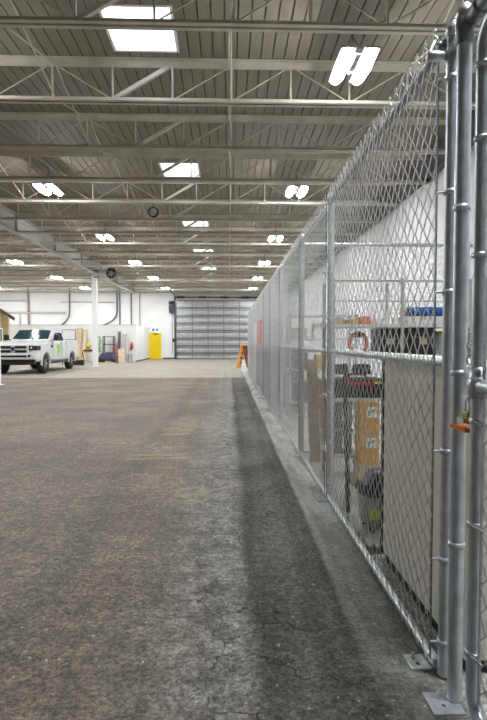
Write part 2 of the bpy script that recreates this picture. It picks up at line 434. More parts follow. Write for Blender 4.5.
for x, where in rows:
    for k in range(-1, 6):
        if (x < -8 and k < 2) or (x < 0 and k < 0): continue      # unlit bays the photo shows nothing of
        if first: o = lamp0; first = False
        else: o = copy_tree(lamp0)
        o.location = (x, 7.12+5.85*k, ZD-.62)
        o['label'] = 'glowing twin-lens ceiling light %s, %s from the camera' % (where, ORD[k])
        if k < 0: o['label'] = 'ceiling light in the row beside the fence, overhead beyond the photo top edge'
        o['group'] = 'twin high bay ceiling lights'

# ------------------------------------------------------------------ wide steel door, yellow door, wall fittings
dX0, dX1, dZ = -4.22, 3.4, 4.72
d = struct(bpy.data.objects.new('door_1', None), 'wide grey sectional steel door closing the far end of the hall', 'overhead door'); COL.objects.link(d)
d.location = ((dX0+dX1)/2, YF-.12, 0)
hw = (dX1-dX0)/2; nsec = 8; sh = dZ/nsec
for i in range(nsec):
    b = MB(); z0 = i*sh
    b.prism([(.04, z0+.006), (.04, z0+sh-.006), (-.015, z0+sh-.006), (-.03, z0+sh-.09), (-.03, z0+sh*.60), (.0, z0+sh*.52), (.0, z0+sh*.44), (-.03, z0+sh*.36), (-.03, z0+.06), (-.015, z0+.006)], 'X', -hw, hw)
    o = b.obj('door_section', 'roll', d)
    MB().box(-hw, hw, -.15, -.03, z0+sh-.05, z0+sh-.035).box(-hw, hw, -.15, -.14, z0+sh-.17, z0+sh-.035).obj('reinforcing_strut', 'roll_strut', o)
for k in range(7):
    x = -hw+.06+k*(2*hw-.12)/6
    MB().box(x-.03, x+.03, -.065, -.03, .02, dZ-.02).obj('hinge_stile', 'roll_strut', d)
for s in (-1, 1):
    MB().box(s*(hw+.05)-.05, s*(hw+.05)+.05, -.12, .1, .002, dZ+.2).obj('door_track', 'dark_steel', d)
    MB().tube([(s*(hw+.03), -.08, dZ+.15), (s*(hw+.03), -.5, dZ+.3), (s*(hw+.03), -5.0, dZ+.42)], .035, 6).obj('overhead_track', 'dark_steel', d)
MB().tube([(-hw, -.06, dZ+.18), (hw, -.06, dZ+.18)], .045, 8).obj('spring_shaft', 'dark_steel', d)
for k in range(5):
    x = -hw+.4+k*(2*hw-.8)/4
    MB().tube([(x-.3, -.06, dZ+.18), (x+.3, -.06, dZ+.18)], .085, 10).obj('torsion_spring', 'dark_steel', d)
MB().box(-hw, hw, -.03, .05, 0, .05).obj('bottom_seal', 'black_plastic', d)

d = struct(bpy.data.objects.new('door_2', None), 'bright yellow exit door in the white end wall', 'door'); COL.objects.link(d); d.location = (-5.86, YF-.06, 0)
MB().box(-.5, .5, -.03, .05, .01, 2.08).obj('door_leaf', 'yellow_door', d)
MB().box(-.56, -.5, -.05, .06, 0, 2.14).box(.5, .56, -.05, .06, 0, 2.14).box(-.5, .5, -.05, .06, 2.08, 2.14).obj('door_frame', 'white_metal', d)
MB().box(-.1, .25, -.09, -.03, 1.96, 2.03).obj('door_closer', 'dark_steel', d)
MB().box(-.42, .42, -.1, -.03, .98, 1.04).obj('push_bar', 'yellow_door', d)
t = thing('exit_sign', 'small white sign with blue marks above the yellow door', 'sign', (-5.86, YF-.02, 2.22))
MB().box(-.3, .3, -.02, .02, 0, .24).obj('sign_plate', 'paper', t)
b = MB().box(-.24, -.06, -.03, -.02, .03, .17).box(-.2, -.1, -.03, -.02, .17, .21).box(.07, .24, -.03, -.02, .03, .2)
b.obj('sign_marks', 'sign_blue', t)
t = thing('door_opener', 'dark blue motor box on the wall beside the wide steel door', 'door opener', (-4.55, YF-.165, 3.75))
MB().bbox(-.18, .18, -.16, .16, -.1, .55, .03).obj('motor_box', 'navy', t)
MB().lathe([(.1, -.2), (.13, -.18), (.13, .18), (.1, .2)], (0, -.03, .72), 'X', 14).obj('gear_drum', 'dark_steel', t)
MB().tube([(.05, .1, -.1), (.05, .1, -3.3)], .022, 6).obj('chain_guide', 'grey_plastic', t)
t = thing('wall_switch', 'small dark control box at hand height beside the steel door', 'switch', (-4.42, YF-.05, 1.35))
MB().bbox(-.06, .06, -.05, .05, 0, .3, .01).obj('switch_box', 'dark_steel', t); MB().lathe([(.025, -.07), (.025, -.05)], (0, 0, .2), 'Y', 10).obj('push_button', 'red', t)
struct(MB().box(-6.3, -4.3, YF-.03, YF, 0, .12).obj('baseboard_back', 'conduit'), 'dark base strip under the end wall', 'baseboard')

# office box with its low wall
PY, PX, PH = 34.3, -6.34, 2.45
w = MB().box(XL, PX, PY, PY+.12, 0, PH).box(PX-.12, PX, PY+.12, YF, 0, PH).box(XL, PX, PY, YF, PH, PH+.05)
struct(w.obj('wall_partition', 'white_wall'), 'low white partition wall of the office box behind the pickup', 'wall')
struct(MB().box(PX-.01, PX+.02, PY, YF, 0, .1).obj('baseboard_partition', 'conduit'), 'dark base strip on the office box side', 'baseboard')
struct(MB().box(XL, PX+.02, PY-.03, PY+.14, PH+.05, PH+.09).obj('trim_3', 'pale_plastic'), 'grey top capping of the low partition wall', 'trim')

def conduit(name, label, pts, r, m='conduit'):
    b = MB().tube(pts, r, 8)
    return tag(b.obj(name, m), label, 'pipe')
Yc = YF-.1
struct(MB().box(XR-.12, XR, YN, YF, 5.30, 5.84).box(XR-.2, XR, YN, YF, 5.26, 5.30).obj('trim_4', 'conduit'), 'dark steel ledger beam under the roof along the side wall', 'beam')
conduit('wall_pipe', 'thick brown vertical pipe on the upper wall above the pickup roof', [(-15.75, Yc, PH+.05), (-15.75, Yc, 5.6)], .08, 'brown_pipe')
def bend(x, dx): return [(x, Yc, 5.6), (x, Yc, 3.75), (x-.05*dx, Yc, 3.4), (x-.22*dx, Yc, 3.1), (x-.5*dx, Yc, 2.86), (x-.75*dx, Yc, 2.72), (x-dx, Yc, 2.63)]
conduit('wall_pipe', 'dark conduit curving low on the upper wall above the pickup bed', bend(-12.55, .85), .055)
conduit('wall_pipe', 'dark conduit curving low on the upper wall right of the white column'.replace(' right of', ' past'), bend(-8.85, 1.35), .055)
conduit('wall_pipe', 'straight dark vertical conduit beside the curving one past the column', [(-8.62, Yc, PH+.05), (-8.62, Yc, 5.6)], .05)
conduit('wall_pipe', 'straight dark vertical conduit above the fire extinguisher', [(-7.72, Yc, PH+.05), (-7.72, Yc, 5.6)], .045)
conduit('wall_pipe', 'slim grey vertical conduit on the wall between office box and yellow door', [(-7.05, Yc, PH+.06), (-7.05, Yc, 5.3)], .025, 'grey_plastic')
conduit('wall_pipe', 'long grey horizontal pipe on the upper wall behind the shed', [(-17.4, Yc-.05, 3.66), (-12.8, Yc-.05, 3.66)], .07, 'pale_plastic')
conduit('wall_pipe', 'short vertical grey pipe on the upper wall over the shed roof', [(-16.4, Yc-.05, PH+.05), (-16.4, Yc-.05, 3.6)], .035, 'grey_plastic')
conduit('wall_pipe', 'high grey horizontal bar standing in for a shadow band on the wall above the shed', [(-21, Yc, 4.6), (-15.9, Yc, 4.6)], .06, 'pale_plastic')  # added tube; its grey paints a shadow band onto the wall
conduit('wall_pipe', 'slim horizontal conduit crossing the upper wall over the pickup bed', [(-13.2, Yc-.06, 4.5), (-9, Yc-.06, 4.5)], .03, 'grey_plastic')
# ------------------------------------------------------------------ hall things beside the office box
def fire_ext(x, y):
    t = thing('fire_extinguisher', 'red fire extinguisher hung on the low white partition', 'fire extinguisher', (x, y, .82))
    MB().lathe([(.03, 0), (.085, .02), (.085, .36), (.05, .43), (.03, .46)], (0, 0, 0), 'Z', 16).obj('cylinder_body', 'red', t)
    MB().lathe([(.022, .46), (.022, .50)], (0, 0, 0), 'Z', 8).box(-.06, .06, -.02, .02, .5, .53).obj('valve', 'dark_steel', t)
    MB().tube([(.05, 0, .48), (.12, 0, .4), (.11, 0, .15)], .013, 6).obj('hose', 'black_plastic', t)
    MB().box(-.05, .05, .08, .11, .1, .4).obj('wall_bracket', 'dark_steel', t)
fire_ext(-6.62, PY-.11)

def lean(x, y0, y1, h, w, th):
    # board standing at y0 on the floor, its top resting at y1
    a = math.atan2(y1-y0, h); return Matrix.Translation((x, y0, .0)) @ Matrix.Rotation(-a, 4, 'X')
def board(name, label, cat, x, y0, y1, h, w, th, m, tilt=0, group=None):
    b = MB().bbox(-w/2, w/2, 0, th, .004, h, .004, lean(x, y0, y1, h, w, th) @ Matrix.Rotation(tilt, 4, 'Y'))
    return tag(b.obj(name, m), label, cat, group)
board('wood_plank', 'long pale plank leaning on the partition above the saw bench', 'plank', -10.1, PY-.75, PY-.1, 2.42, .34, .04, 'wood')
board('wood_plank', 'narrow pale plank leaning beside the wider plank on the partition', 'plank', -9.72, PY-.75, PY-.1, 2.3, .22, .04, 'ply')
board('dark_board', 'tall dark panel leaning on the partition behind the plywood', 'panel', -7.42, PY-.55, PY-.1, 2.12, .16, .07, 'locker')
t = thing('leaning_mirror', 'tall pale blue glazed door leaf leaning beside the dark panel', 'door leaf', (0, 0, 0))
mt = lean(-7.08, PY-.5, PY-.12, 2.05, .4, .04)
MB().box(-.22, -.18, 0, .04, .004, 2.05, mt).box(.18, .22, 0, .04, .004, 2.05, mt).box(-.18, .18, 0, .04, .004, .1, mt).box(-.18, .18, 0, .04, 1.95, 2.05, mt).obj('leaf_frame', 'white_metal', t)
MB().box(-.18, .18, .012, .028, .1, 1.95, mt).obj('glazing', 'pale_plastic', t)
board('plywood_sheet', 'tan plywood sheet leaning at an angle before the dark panel', 'plywood', -7.05, PY-1.3, PY-.75, 1.05, .42, .03, 'ply', -.12)
t = thing('stool', 'small grey stool under the fire extinguisher', 'stool', (-6.65, PY-.5, 0))
MB().lathe([(.17, .52), (.18, .53), (.18, .56), (.16, .57)], (0, 0, 0), 'Z', 16).obj('seat', 'pale_plastic', t)
for a in range(4):
    c, s = math.cos(a*PI/2+PI/4), math.sin(a*PI/2+PI/4); MB().tube([(c*.12, s*.12, .53), (c*.18, s*.18, 0)], .014, 6).obj('leg', 'grey_plastic', t)
# black frame rack with a green plant
t = thing('metal_rack', 'black open metal rack against the partition past the white column', 'rack', (-8.02, PY-.6, 0))
for sx in (-.34, .34):
    for sy in (-.2, .2): MB().box(sx-.025, sx+.025, sy-.025, sy+.025, 0, 1.75).obj('upright', 'black_plastic', t)
for z in (.15, .62, 1.2, 1.72): MB().box(-.34, .34, -.22, .22, z-.02, z+.02).obj('shelf', 'black_plastic', t)
t = thing('potted_plant', 'bushy green plant standing before the black rack', 'plant', (-8.6, PY-1.25, 0))
MB().lathe([(.11, 0), (.15, .3), (.16, .32), (.13, .32), (.12, .28)], (0, 0, 0), 'Z', 14).obj('pot', 'dark_steel', t)
MB().tube([(0, 0, .25), (.02, 0, .7), (-.01, .02, 1.3)], .018, 6).obj('stem', 'shed_roof', t)
b = MB(); rr = random.Random(3)
for i in range(150):
    z = .7+rr.random()*1.05; a = rr.random()*2*PI; r = .04+.15*rr.random()
    c = Vector((r*math.cos(a), r*math.sin(a), z)); dr = Vector((math.cos(a), math.sin(a), rr.uniform(-.6, .5))).normalized(); sd = dr.orthogonal().normalized()
    up = dr.cross(sd)*.01; L = .10+.06*rr.random(); W = .035
    b.add([c, c+dr*L*.5+sd*W+up, c+dr*L, c+dr*L*.5-sd*W+up, c+dr*L*.5-up], [(0, 1, 2, 3), (0, 4, 1), (1, 4, 2), (2, 4, 3), (3, 4, 0)])
b.obj('foliage', 'leaf', t)
# covered cart, gas can, timber
t = thing('tarped_machine', 'low machine under a dark blue cover by the black rack', 'machine', (-7.85, PY-1.7, 0))
b = MB(); n = 14
for i in range(n):
    for j in range(n):
        u, v = i/(n-1)*2-1, j/(n-1)*2-1; e = max(abs(u), abs(v))
        b.v.append((u*.55, v*.4, .25+.45*(1-e**4)+.05*math.sin(i*1.7)*math.cos(j*1.3)*(1-e)))
for i in range(n-1):
    for j in range(n-1): b.f.append((i*n+j, (i+1)*n+j, (i+1)*n+j+1, i*n+j+1)); b.sm.append(True)
b.obj('cover', 'navy', t); MB().box(-.46, .46, -.32, .32, .16, .48).obj('machine_body', 'dark_steel', t)
for sx in (-.38, .38):
    for sy in (-.25, .25): MB().lathe([(.09, -.03), (.09, .03)], (sx, sy, .09), 'Y', 12).obj('wheel', 'tyre', t)
t = thing('hand_truck', 'red upright hand truck standing beside the covered machine', 'hand truck', (-7.54, PY-1.05, 0))
MB().tube([(-.16, 0, .12), (-.14, .14, 1.1), (0, .17, 1.2), (.14, .14, 1.1), (.16, 0, .12)], .022, 8).obj('frame', 'red', t)
for z in (.35, .6, .85): MB().tube([(-.155, .0+z*.12, z), (.155, .0+z*.12, z)], .018, 6).obj('cross_bar', 'red', t)
MB().box(-.18, .18, -.18, .02, .02, .04).obj('toe_plate', 'dark_steel', t)
for s in (-.2, .2): MB().lathe([(.11, -.03), (.12, 0), (.11, .03)], (s, .1, .12), 'X', 14).obj('wheel', 'tyre', t)
board('timber_offcut', 'short pale timber board lying before the covered machine', 'board', -7.9, PY-2.6, PY-2.595, .1, 1.3, .3, 'ply')
# saw bench
def sawhorse(loc, rz, label):
    t = thing('sawhorse', label, 'sawhorse', loc, rz, 'sawhorses behind the pickup')
    MB().bbox(-.5, .5, -.05, .05, .72, .80, .01).obj('top_beam', 'tool_yellow', t)
    for sx in (-.4, .4):
        for sy in (-1, 1): MB().tube([(sx, sy*.03, .73), (sx*1.12, sy*.27, 0)], .025, 6).obj('leg', 'black_plastic', t)
        MB().tube([(sx*1.06, -.17, .32), (sx*1.06, .17, .32)], .015, 6).obj('spreader', 'tool_yellow', t)
sawhorse((-9.55, 30.4, 0), .3, 'yellow topped black sawhorse just behind the pickup tailgate')
sawhorse((-8.8, 31.6, 0), -.2, 'yellow topped black sawhorse closest to the white column')
t = thing('mitre_saw', 'yellow and black mitre saw on the sawhorse by the column', 'saw', (-8.8, 31.6, .80), -.2)
MB().lathe([(.2, 0), (.22, .02), (.22, .06), (.18, .08)], (0, 0, 0), 'Z', 16).box(-.35, .35, -.09, .09, .0, .06).obj('saw_base', 'black_plastic', t)
MB().box(-.3, .3, .05, .08, .06, .15).obj('fence_plate', 'chrome', t)
MB().tube([(0, .1, .05), (0, .12, .3), (0, -.02, .38)], .035, 8).obj('arm', 'black_plastic', t)
MB().lathe([(.15, -.02), (.15, .02)], (0, -.05, .28), 'X', 20).obj('blade', 'chrome', t)
MB().lathe([(.05, -.03), (.17, -.03), (.17, .03), (.05, .03)], (0, -.03, .32), 'X', 18).bbox(.03, .2, -.08, .06, .24, .38, .02).obj('motor_housing', 'tool_yellow', t)
t = thing('tool_bag', 'black tool bag on the floor in front of the sawhorses', 'bag', (-8.85, 29.75, 0))
MB().bbox(-.3, .3, -.16, .16, 0, .32, .06, None, 3).obj('bag_body', 'black_plastic', t); MB().tube([(-.15, 0, .31), (-.12, 0, .45), (.12, 0, .45), (.15, 0, .31)], .015, 6).obj('strap', 'tool_yellow', t)
t = thing('wall_board', 'white framed board on the partition above the pickup bed', 'board', (-10.85, PY-.03, 1.55))
MB().box(-.42, .42, 0, .02, .0, .62).obj('board_face', 'paper', t)
MB().box(-.46, -.42, -.02, .02, -.04, .66).box(.42, .46, -.02, .02, -.04, .66).box(-.42, .42, -.02, .02, -.04, 0).box(-.42, .42, -.02, .02, .62, .66).obj('board_frame', 'grey_plastic', t)

# garden shed
t = thing('garden_shed', 'small tan wooden shed with a gabled roof behind the pickup', 'shed', (-13.5, 30, 0), .42)
w = MB().prism([(-.62, 0), (.44, 0), (.44, 2.9), (-.09, 3.32), (-.62, 2.9)], 'Y', 0, 2.2)
w.obj('shed_wall', 'shed_wood', t)
for k in range(7): pass
for s in (-1, 1):
    e = MB(); dx = .88
    p = [(-.09, 3.42), (-.09, 3.32), (-.09+s*dx, 2.72), (-.09+s*dx, 2.82)]
    e.prism(p, 'Y', -.3, 2.4); e.obj('roof_slope', 'shed_roof', t)
for x in (-.62, .41): MB().box(x, x+.07, -.03, 0, 0, 2.85).obj('corner_post', 'wood', t)
f = MB().box(-.36, .12, -.04, 0, 1.25, 2.2).obj('shed_window_frame', 'white_metal', t); MB().box(-.3, .06, -.05, -.04, 1.31, 2.14).obj('pane', 'glass', f)

# fan heater by the column, cable coil under a joist
t = thing('fan_heater', 'dark round fan heater hung beside the column top', 'heater', (-6.42, 27.6, 4.78))
MB().bbox(-.62, .0, -.2, .42, .05, .55, .03).obj('heater_body', 'girder', t)
MB().lathe([(.18, -.3), (.25, -.31), (.27, -.28), (.27, -.1), (.2, -.08)], (.06, .0, .3), 'Y', 24).obj('fan_shroud', 'black_plastic', t)
for k in range(5):
    a = 2*PI*k/5; MB().box(.03, .18, -.006, .006, -.05, .05, Matrix.Translation((.06, -.315, .3)) @ Matrix.Rotation(a, 4, 'Y') @ Matrix.Rotation(.5, 4, 'X')).obj('fan_blade', 'grey_plastic', t)
MB().box(-.95, -.6, .0, .06, .1, .16).obj('bracket_arm', 'dark_steel', t); MB().box(-.95, -.6, .0, .06, .46, .52).obj('bracket_arm', 'dark_steel', t)
t = thing('cable_coil', 'black coiled cable hanging below a joist past the second skylight', 'cable', (-2.08, 13.96, 4.82))
c = MB()
for k in range(4): c.torus((.008*k-.01, .02*k-.03, .14), .125+.006*(k % 2), .016, 'Y', 22, 6)
c.obj('coil_loops', 'black_plastic', t)
MB().tube([(0, 0, .26), (0, 0, .39)], .01, 6).obj('hanging_hook', 'dark_steel', t)
MB().tube([(-.1, 0, .08), (-.2, .02, -.02), (-.24, 0, .1)], .01, 6).obj('loose_end', 'galv', t)

# ------------------------------------------------------------------ step ladder
t = thing('step_ladder', 'orange fibreglass step ladder standing at the end of the fence', 'ladder', (.80, 27.0, 0), -.35)
H = 1.2
for s in (-1, 1):
    MB().box(-.045, .045, -.05, .05, 0, H*1.04, Matrix.Translation((-.30, s*.22, 0)) @ Matrix.Rotation(.22, 4, 'Y')).obj('front_rail', 'ladder_orange', t)
    MB().box(-.045, .045, -.05, .05, 0, H*1.04, Matrix.Translation((.30, s*.20, 0)) @ Matrix.Rotation(-.22, 4, 'Y')).obj('rear_rail', 'ladder_red', t)
for k in range(4):
    z = .27*(k+1)-.04; x = -.30+z*math.tan(.22)
    MB().box(x-.05, x+.07, -.22, .22, z, z+.05).obj('step', 'ladder_red', t)
for k in range(3):
    z = .3*(k+1); x = .30-z*math.tan(.22); MB().box(x-.015, x+.015, -.2, .2, z, z+.05).obj('rear_brace', 'ladder_red', t)
MB().bbox(-.13, .13, -.26, .26, H-.03, H+.03, .01).obj('top_cap', 'ladder_orange', t)
for s in (-1, 1): MB().tube([(-.2, s*.22, .5), (0, s*.215, .46), (.2, s*.2, .5)], .012, 5).obj('spreader_bar', 'dark_steel', t)

# ------------------------------------------------------------------ pickup truck
def boolean_cut(o, cutters):
    for c in cutters:
        md = o.modifiers.new('cut', 'BOOLEAN'); md.operation = 'DIFFERENCE'; md.solver = 'EXACT'; md.object = c
    dg = bpy.context.evaluated_depsgraph_get(); me = bpy.data.meshes.new_from_object(o.evaluated_get(dg))
    o.modifiers.clear(); o.data = me
    for c in cutters: bpy.data.objects.remove(c, do_unlink=True)
TX, TY = -9.04, 22.2      # front axle
t = thing('pickup_truck', 'white crew cab pickup truck with green door emblem parked at the photo edge', 'pickup truck', (TX, TY, 0))
WB = 3.62; HW = 1.0
def loft(secs, m, name, parent, smooth=True):
    # secs: list of (y, [(x,z)...]) half outlines from bottom centre to top centre
    b = MB(); full = []
    for y, h in secs:
        full.append([(x, y, z) for x, z in h]+[(-x, y, z) for x, z in h[::-1]])
    n = len(full[0])
    vs = [v for q in full for v in q]; fs = []
    for i in range(len(full)-1):
        for j in range(n): fs.append((i*n+j, i*n+(j+1) % n, (i+1)*n+(j+1) % n, (i+1)*n+j))
    fs.append(tuple(range(n))); fs.append(tuple(range((len(full)-1)*n, len(full)*n)))
    b.add(vs, fs, False); return b.obj(name, m, parent)
def sec(y, w, z0, z1, r=.1, top=None):
    top = w-.1 if top is None else top
    return (y, [(.02, z0), (w-.06, z0), (w, z0+.08), (w, z1-.32), (w-.02, z1-r), (top, z1), (.02, z1+.015)])
body = loft([sec(-.95, .80, .62, 1.24, .14, .62), sec(-.86, .93, .56, 1.30, .14, .74), sec(-.62, .985, .54, 1.35, .12, .82), sec(0, 1.0, .54, 1.40, .12, .84),
             sec(.72, 1.0, .54, 1.45, .12, .86), sec(1.2, 1.0, .5, 1.42, .1, .92), sec(2.7, 1.0, .5, 1.44, .1, .94), sec(2.78, 1.0, .52, 1.47, .06, .97),
             sec(4.6, 1.0, .54, 1.47, .06, .97), sec(4.78, .985, .56, 1.47, .06, .96)], 'truck_paint', 'body', t)
cut = []
for y in (0, WB):
    for s in (-1, 1):
        c = MB().lathe([(.50, -.25), (.50, .25)], (s*1.0, y, .44), 'X', 28).obj('wheel_well_cut', 'black_plastic', None)
        c.location = (TX, TY, 0); cut.append(c)
c = MB().box(-.86, .86, 2.88, 4.68, .95, 1.8).obj('bed_cut', 'black_plastic', None); c.location = (TX, TY, 0); cut.append(c)
bpy.context.view_layer.update()
boolean_cut(body, cut)
cab = loft([(.78, [(.02, 1.38), (.90, 1.38), (.905, 1.42), (.86, 1.45), (.80, 1.46), (.02, 1.47)]),
            (1.45, [(.02, 1.38), (.93, 1.38), (.95, 1.44), (.87, 1.74), (.74, 1.93), (.02, 1.955)]),
            (1.7, [(.02, 1.38), (.93, 1.38), (.95, 1.44), (.83, 1.84), (.72, 1.965), (.02, 1.99)]),
            (2.5, [(.02, 1.38), (.93, 1.38), (.95, 1.44), (.83, 1.84), (.72, 1.965), (.02, 1.99)]),
            (2.74, [(.02, 1.38), (.92, 1.38), (.94, 1.44), (.81, 1.82), (.68, 1.92), (.02, 1.94)]),
            (2.88, [(.02, 1.38), (.90, 1.38), (.92, 1.44), (.86, 1.52), (.8, 1.55), (.02, 1.56)])], 'truck_paint', 'cab', t)
# glazing
def quad(pts, th, m, name, nrm):
    n = Vector(nrm).normalized(); v = [Vector(p) for p in pts]; k = len(v)
    b = MB(); b.add([p+n*.006 for p in v]+[p-n*th for p in v], [tuple(range(k)), tuple(range(k, 2*k))[::-1]]+[(i, (i+1) % k, k+(i+1) % k, k+i) for i in range(k)])
    return b.obj(name, m, t)
ws = MB(); wp = [(-.80, .85, 1.522), (0, .83, 1.530), (.80, .85, 1.522), (.725, 1.43, 1.927), (0, 1.43, 1.953), (-.725, 1.43, 1.927)]
ws.add(wp+[(x, y+.02, z-.03) for x, y, z in wp], [(0, 1, 4, 5), (1, 2, 3, 4), (6, 11, 10, 7), (7, 10, 9, 8)]+[(i, 6+i, 6+(i+1) % 6, (i+1) % 6) for i in range(6)])
ws.obj('windshield', 'glass', t)
MB().tube([(-.5, .80, 1.485), (.02, .85, 1.515)], .01, 4).tube([(0.05, .80, 1.485), (.6, .85, 1.515)], .01, 4).obj('wiper', 'black_plastic', t)
for s in (-1, 1):
    nn = (s*.95, 0, .28)
    quad([(s*.950, 1.10, 1.445), (s*.950, 1.74, 1.445), (s*.842, 1.74, 1.82), (s*.862, 1.52, 1.765)], .01, 'glass', 'side_window', nn)
    quad([(s*.950, 1.80, 1.445), (s*.950, 2.52, 1.445), (s*.846, 2.50, 1.81), (s*.842, 1.80, 1.82)], .01, 'glass', 'side_window', nn)
    MB().box(min(s*.955, s*.938), max(s*.955, s*.938), 1.74, 1.80, 1.44, 1.46).obj('pillar_trim', 'black_plastic', t)
    mr = MB().bbox(-.11, .11, -.07, .07, -.11, .15, .04, Matrix.Translation((s*1.13, .98, 1.57)), 3).tube([(s*.94, 1.08, 1.46), (s*1.1, 1.0, 1.52)], .03, 6).obj('door_mirror', 'black_plastic', t)
    MB().box(s*1.13-.08, s*1.13+.08, .051+1.0, .056+1.0, 1.49, 1.69).obj('mirror_glass', 'chrome', mr)
    # seams and handles
    for y in (.92, 2.02, 2.76):
        MB().box(min(s*1.003, s*.98), max(s*1.003, s*.98), y-.006, y+.006, .62, 1.40).obj('door_seam', 'black_plastic', t)
    for y in (1.9, 2.64): MB().bbox(-.016, .016, -.09, .09, -.018, .018, .008, Matrix.Translation((s*1.01, y, 1.22))).obj('door_handle', 'truck_paint', t)
    MB().bbox(-.012, .012, -.12, .12, -.06, .06, .01, Matrix.Translation((s*1.0, .76, 1.18))).obj('fender_badge', 'black_plastic', t)
    MB().tube([(s*.93, .62, .50), (s*1.0, .75, .46), (s*1.0, 2.85, .46), (s*.93, 3.0, .50)], .05, 8).obj('running_board', 'black_plastic', t)
    for y in (0, WB):
        fl = MB(); n = 18
        pr = []
        for i in range(n+1):
            a = PI*(i/n)*1.08-PI*.04; pr.append((y+.53*math.cos(a), .44+.53*math.sin(a)))
        for i in range(n+1):
            a = PI*((n-i)/n)*1.08-PI*.04; pr.append((y+.485*math.cos(a), .44+.485*math.sin(a)))
        fl.prism(pr, 'X', s*.96, s*1.035); fl.obj('fender_flare', 'truck_paint', t)
        wl = MB().box(min(s*.55, s*.78), max(s*.55, s*.78), y-.47, y+.47, .5, .93).obj('wheel_liner', 'black_plastic', t)
        wh = MB().lathe([(.25, -.13), (.38, -.135), (.43, -.10), (.435, 0), (.43, .10), (.38, .135), (.25, .13)], (s*.86, y, .435), 'X', 28).obj('tyre', 'tyre', t)
        rm = MB().lathe([(.06, .10), (.07, .12), (.22, .09), (.25, .11), (.25, -.11), (.22, -.09), (.07, -.12), (.06, -.10)], (s*.86, y, .435), 'X', 24)
        rm.obj('rim', 'dark_steel', wh)
        sp = MB()
        for k in range(5):
            a = 2*PI*k/5+.3
            sp.bbox(.045, .245, -.03, .03, -.02, .02, .01, Matrix.Translation((s*(.86+.115), y, .435)) @ Matrix.Rotation(PI/2, 4, 'Y') @ Matrix.Rotation(a, 4, 'Z'))
        sp.lathe([(.05, -.02), (.06, .02), (.03, .04)] if s > 0 else [(.03, -.04), (.06, -.02), (.05, .02)], (s*(.86+.115), y, .435), 'X', 12)
        sp.obj('wheel_spokes', 'rim', wh)
    # head lamps, fog lamps, tail lamps
    x0, x1 = sorted((s*.60, s*.955))
    hl = MB().prism([(s*x, y) for x, y in ((.655, -.985), (.83, -.98), (.95, -.90), (1.005, -.60), (.95, -.58), (.78, -.88), (.655, -.92))], 'Z', 1.03, 1.225).obj('headlight', 'headlamp', t)
    MB().lathe([(.05, -.01), (.05, .0), (.03, .02)], (s*.75, -.985, 1.13), 'Y', 14).obj('reflector', 'chrome', hl)
    MB().lathe([(.06, -.02), (.05, 0)], (s*.70, -1.075, .80), 'Y', 12).obj('fog_lamp', 'headlamp', t)
    MB().bbox(-.03, .03, -.05, .05, -.2, .2, .015, Matrix.Translation((s*.95, 4.77, 1.2))).obj('tail_light', 'red', t)
# grille: chrome-white surround with a cross of bars
MB().bbox(-.64, .64, -1.0, -.90, .88, 1.27, .05, None, 3).obj('grille_surround', 'truck_paint', t)
MB().bbox(-.57, -.07, -1.012, -.98, .93, 1.05, .03).bbox(.07, .57, -1.012, -.98, .93, 1.05, .03).bbox(-.57, -.07, -1.012, -.98, 1.10, 1.22, .03).bbox(.07, .57, -1.012, -.98, 1.10, 1.22, .03).obj('grille_opening', 'black_plastic', t)
MB().prism([(-.075, 1.14), (-.06, 1.05), (0, .985), (.06, 1.05), (.075, 1.14), (.05, 1.165), (-.05, 1.165)], 'Y', -1.03, -.99).obj('grille_emblem', 'dark_steel', t)
MB().bbox(-.93, .93, -1.06, -.70, .64, .90, .05, None, 3).obj('front_bumper', 'truck_paint', t)
MB().box(-.58, .58, -1.07, -1.05, .74, .82).obj('bumper_intake', 'black_plastic', t)
MB().bbox(-.88, .88, -.98, -.72, .44, .66, .03).obj('air_dam', 'black_plastic', t)
MB().bbox(-.92, .92, 4.75, 4.98, .55, .75, .03).obj('rear_bumper', 'chrome', t)
MB().box(-.5, .5, -.7, 4.7, .40, .56).obj('chassis', 'dark_steel', t)
for y in (0, WB): MB().tube([(-.8, y, .435), (.8, y, .435)], .06, 8).obj('axle', 'dark_steel', t)
# emblem on the door side towards the camera
e = MB(); rr = random.Random(5); n = 26; pts = []
for i in range(n):
    a = 2*PI*i/n; r = .235+.035*math.sin(3*a+.6)+.02*math.sin(7*a); pts.append((1.66+r*.95*math.cos(a), 1.06+r*math.sin(a)))
e.prism(pts, 'X', 1.0005, 1.006); e.obj('door_emblem', 'green_decal', t)
e = MB()
for i in range(11):
    a = 2*PI*i/11; r = .11+.03*math.sin(2*a)
    pts = [(1.68+r*math.cos(a+q), 1.08+r*math.sin(a+q)) for q in (0, .2)]+[(1.68+(r-.03)*math.cos(a+q), 1.08+(r-.03)*math.sin(a+q)) for q in (.2, 0)]
    e.prism(pts, 'X', 1.006, 1.009)
e.obj('emblem_detail', 'truck_paint', t)
e = MB()
for z, a, b in ((.74, 1.35, 1.92), (.68, 1.4, 1.82), (.9, 1.2, 1.32)): e.prism([(a, z), (b, z), (b, z+.025), (a, z+.025)], 'X', 1.0005, 1.006)
for a, b, z in ((2.1, 2.22, .85), (2.12, 2.24, 1.0), (2.1, 2.19, 1.15)): e.prism([(a, z), (b, z), (b, z+.1), (a, z+.1)], 'X', 1.0005, 1.006)
e.obj('door_lettering', 'grey_decal', t)

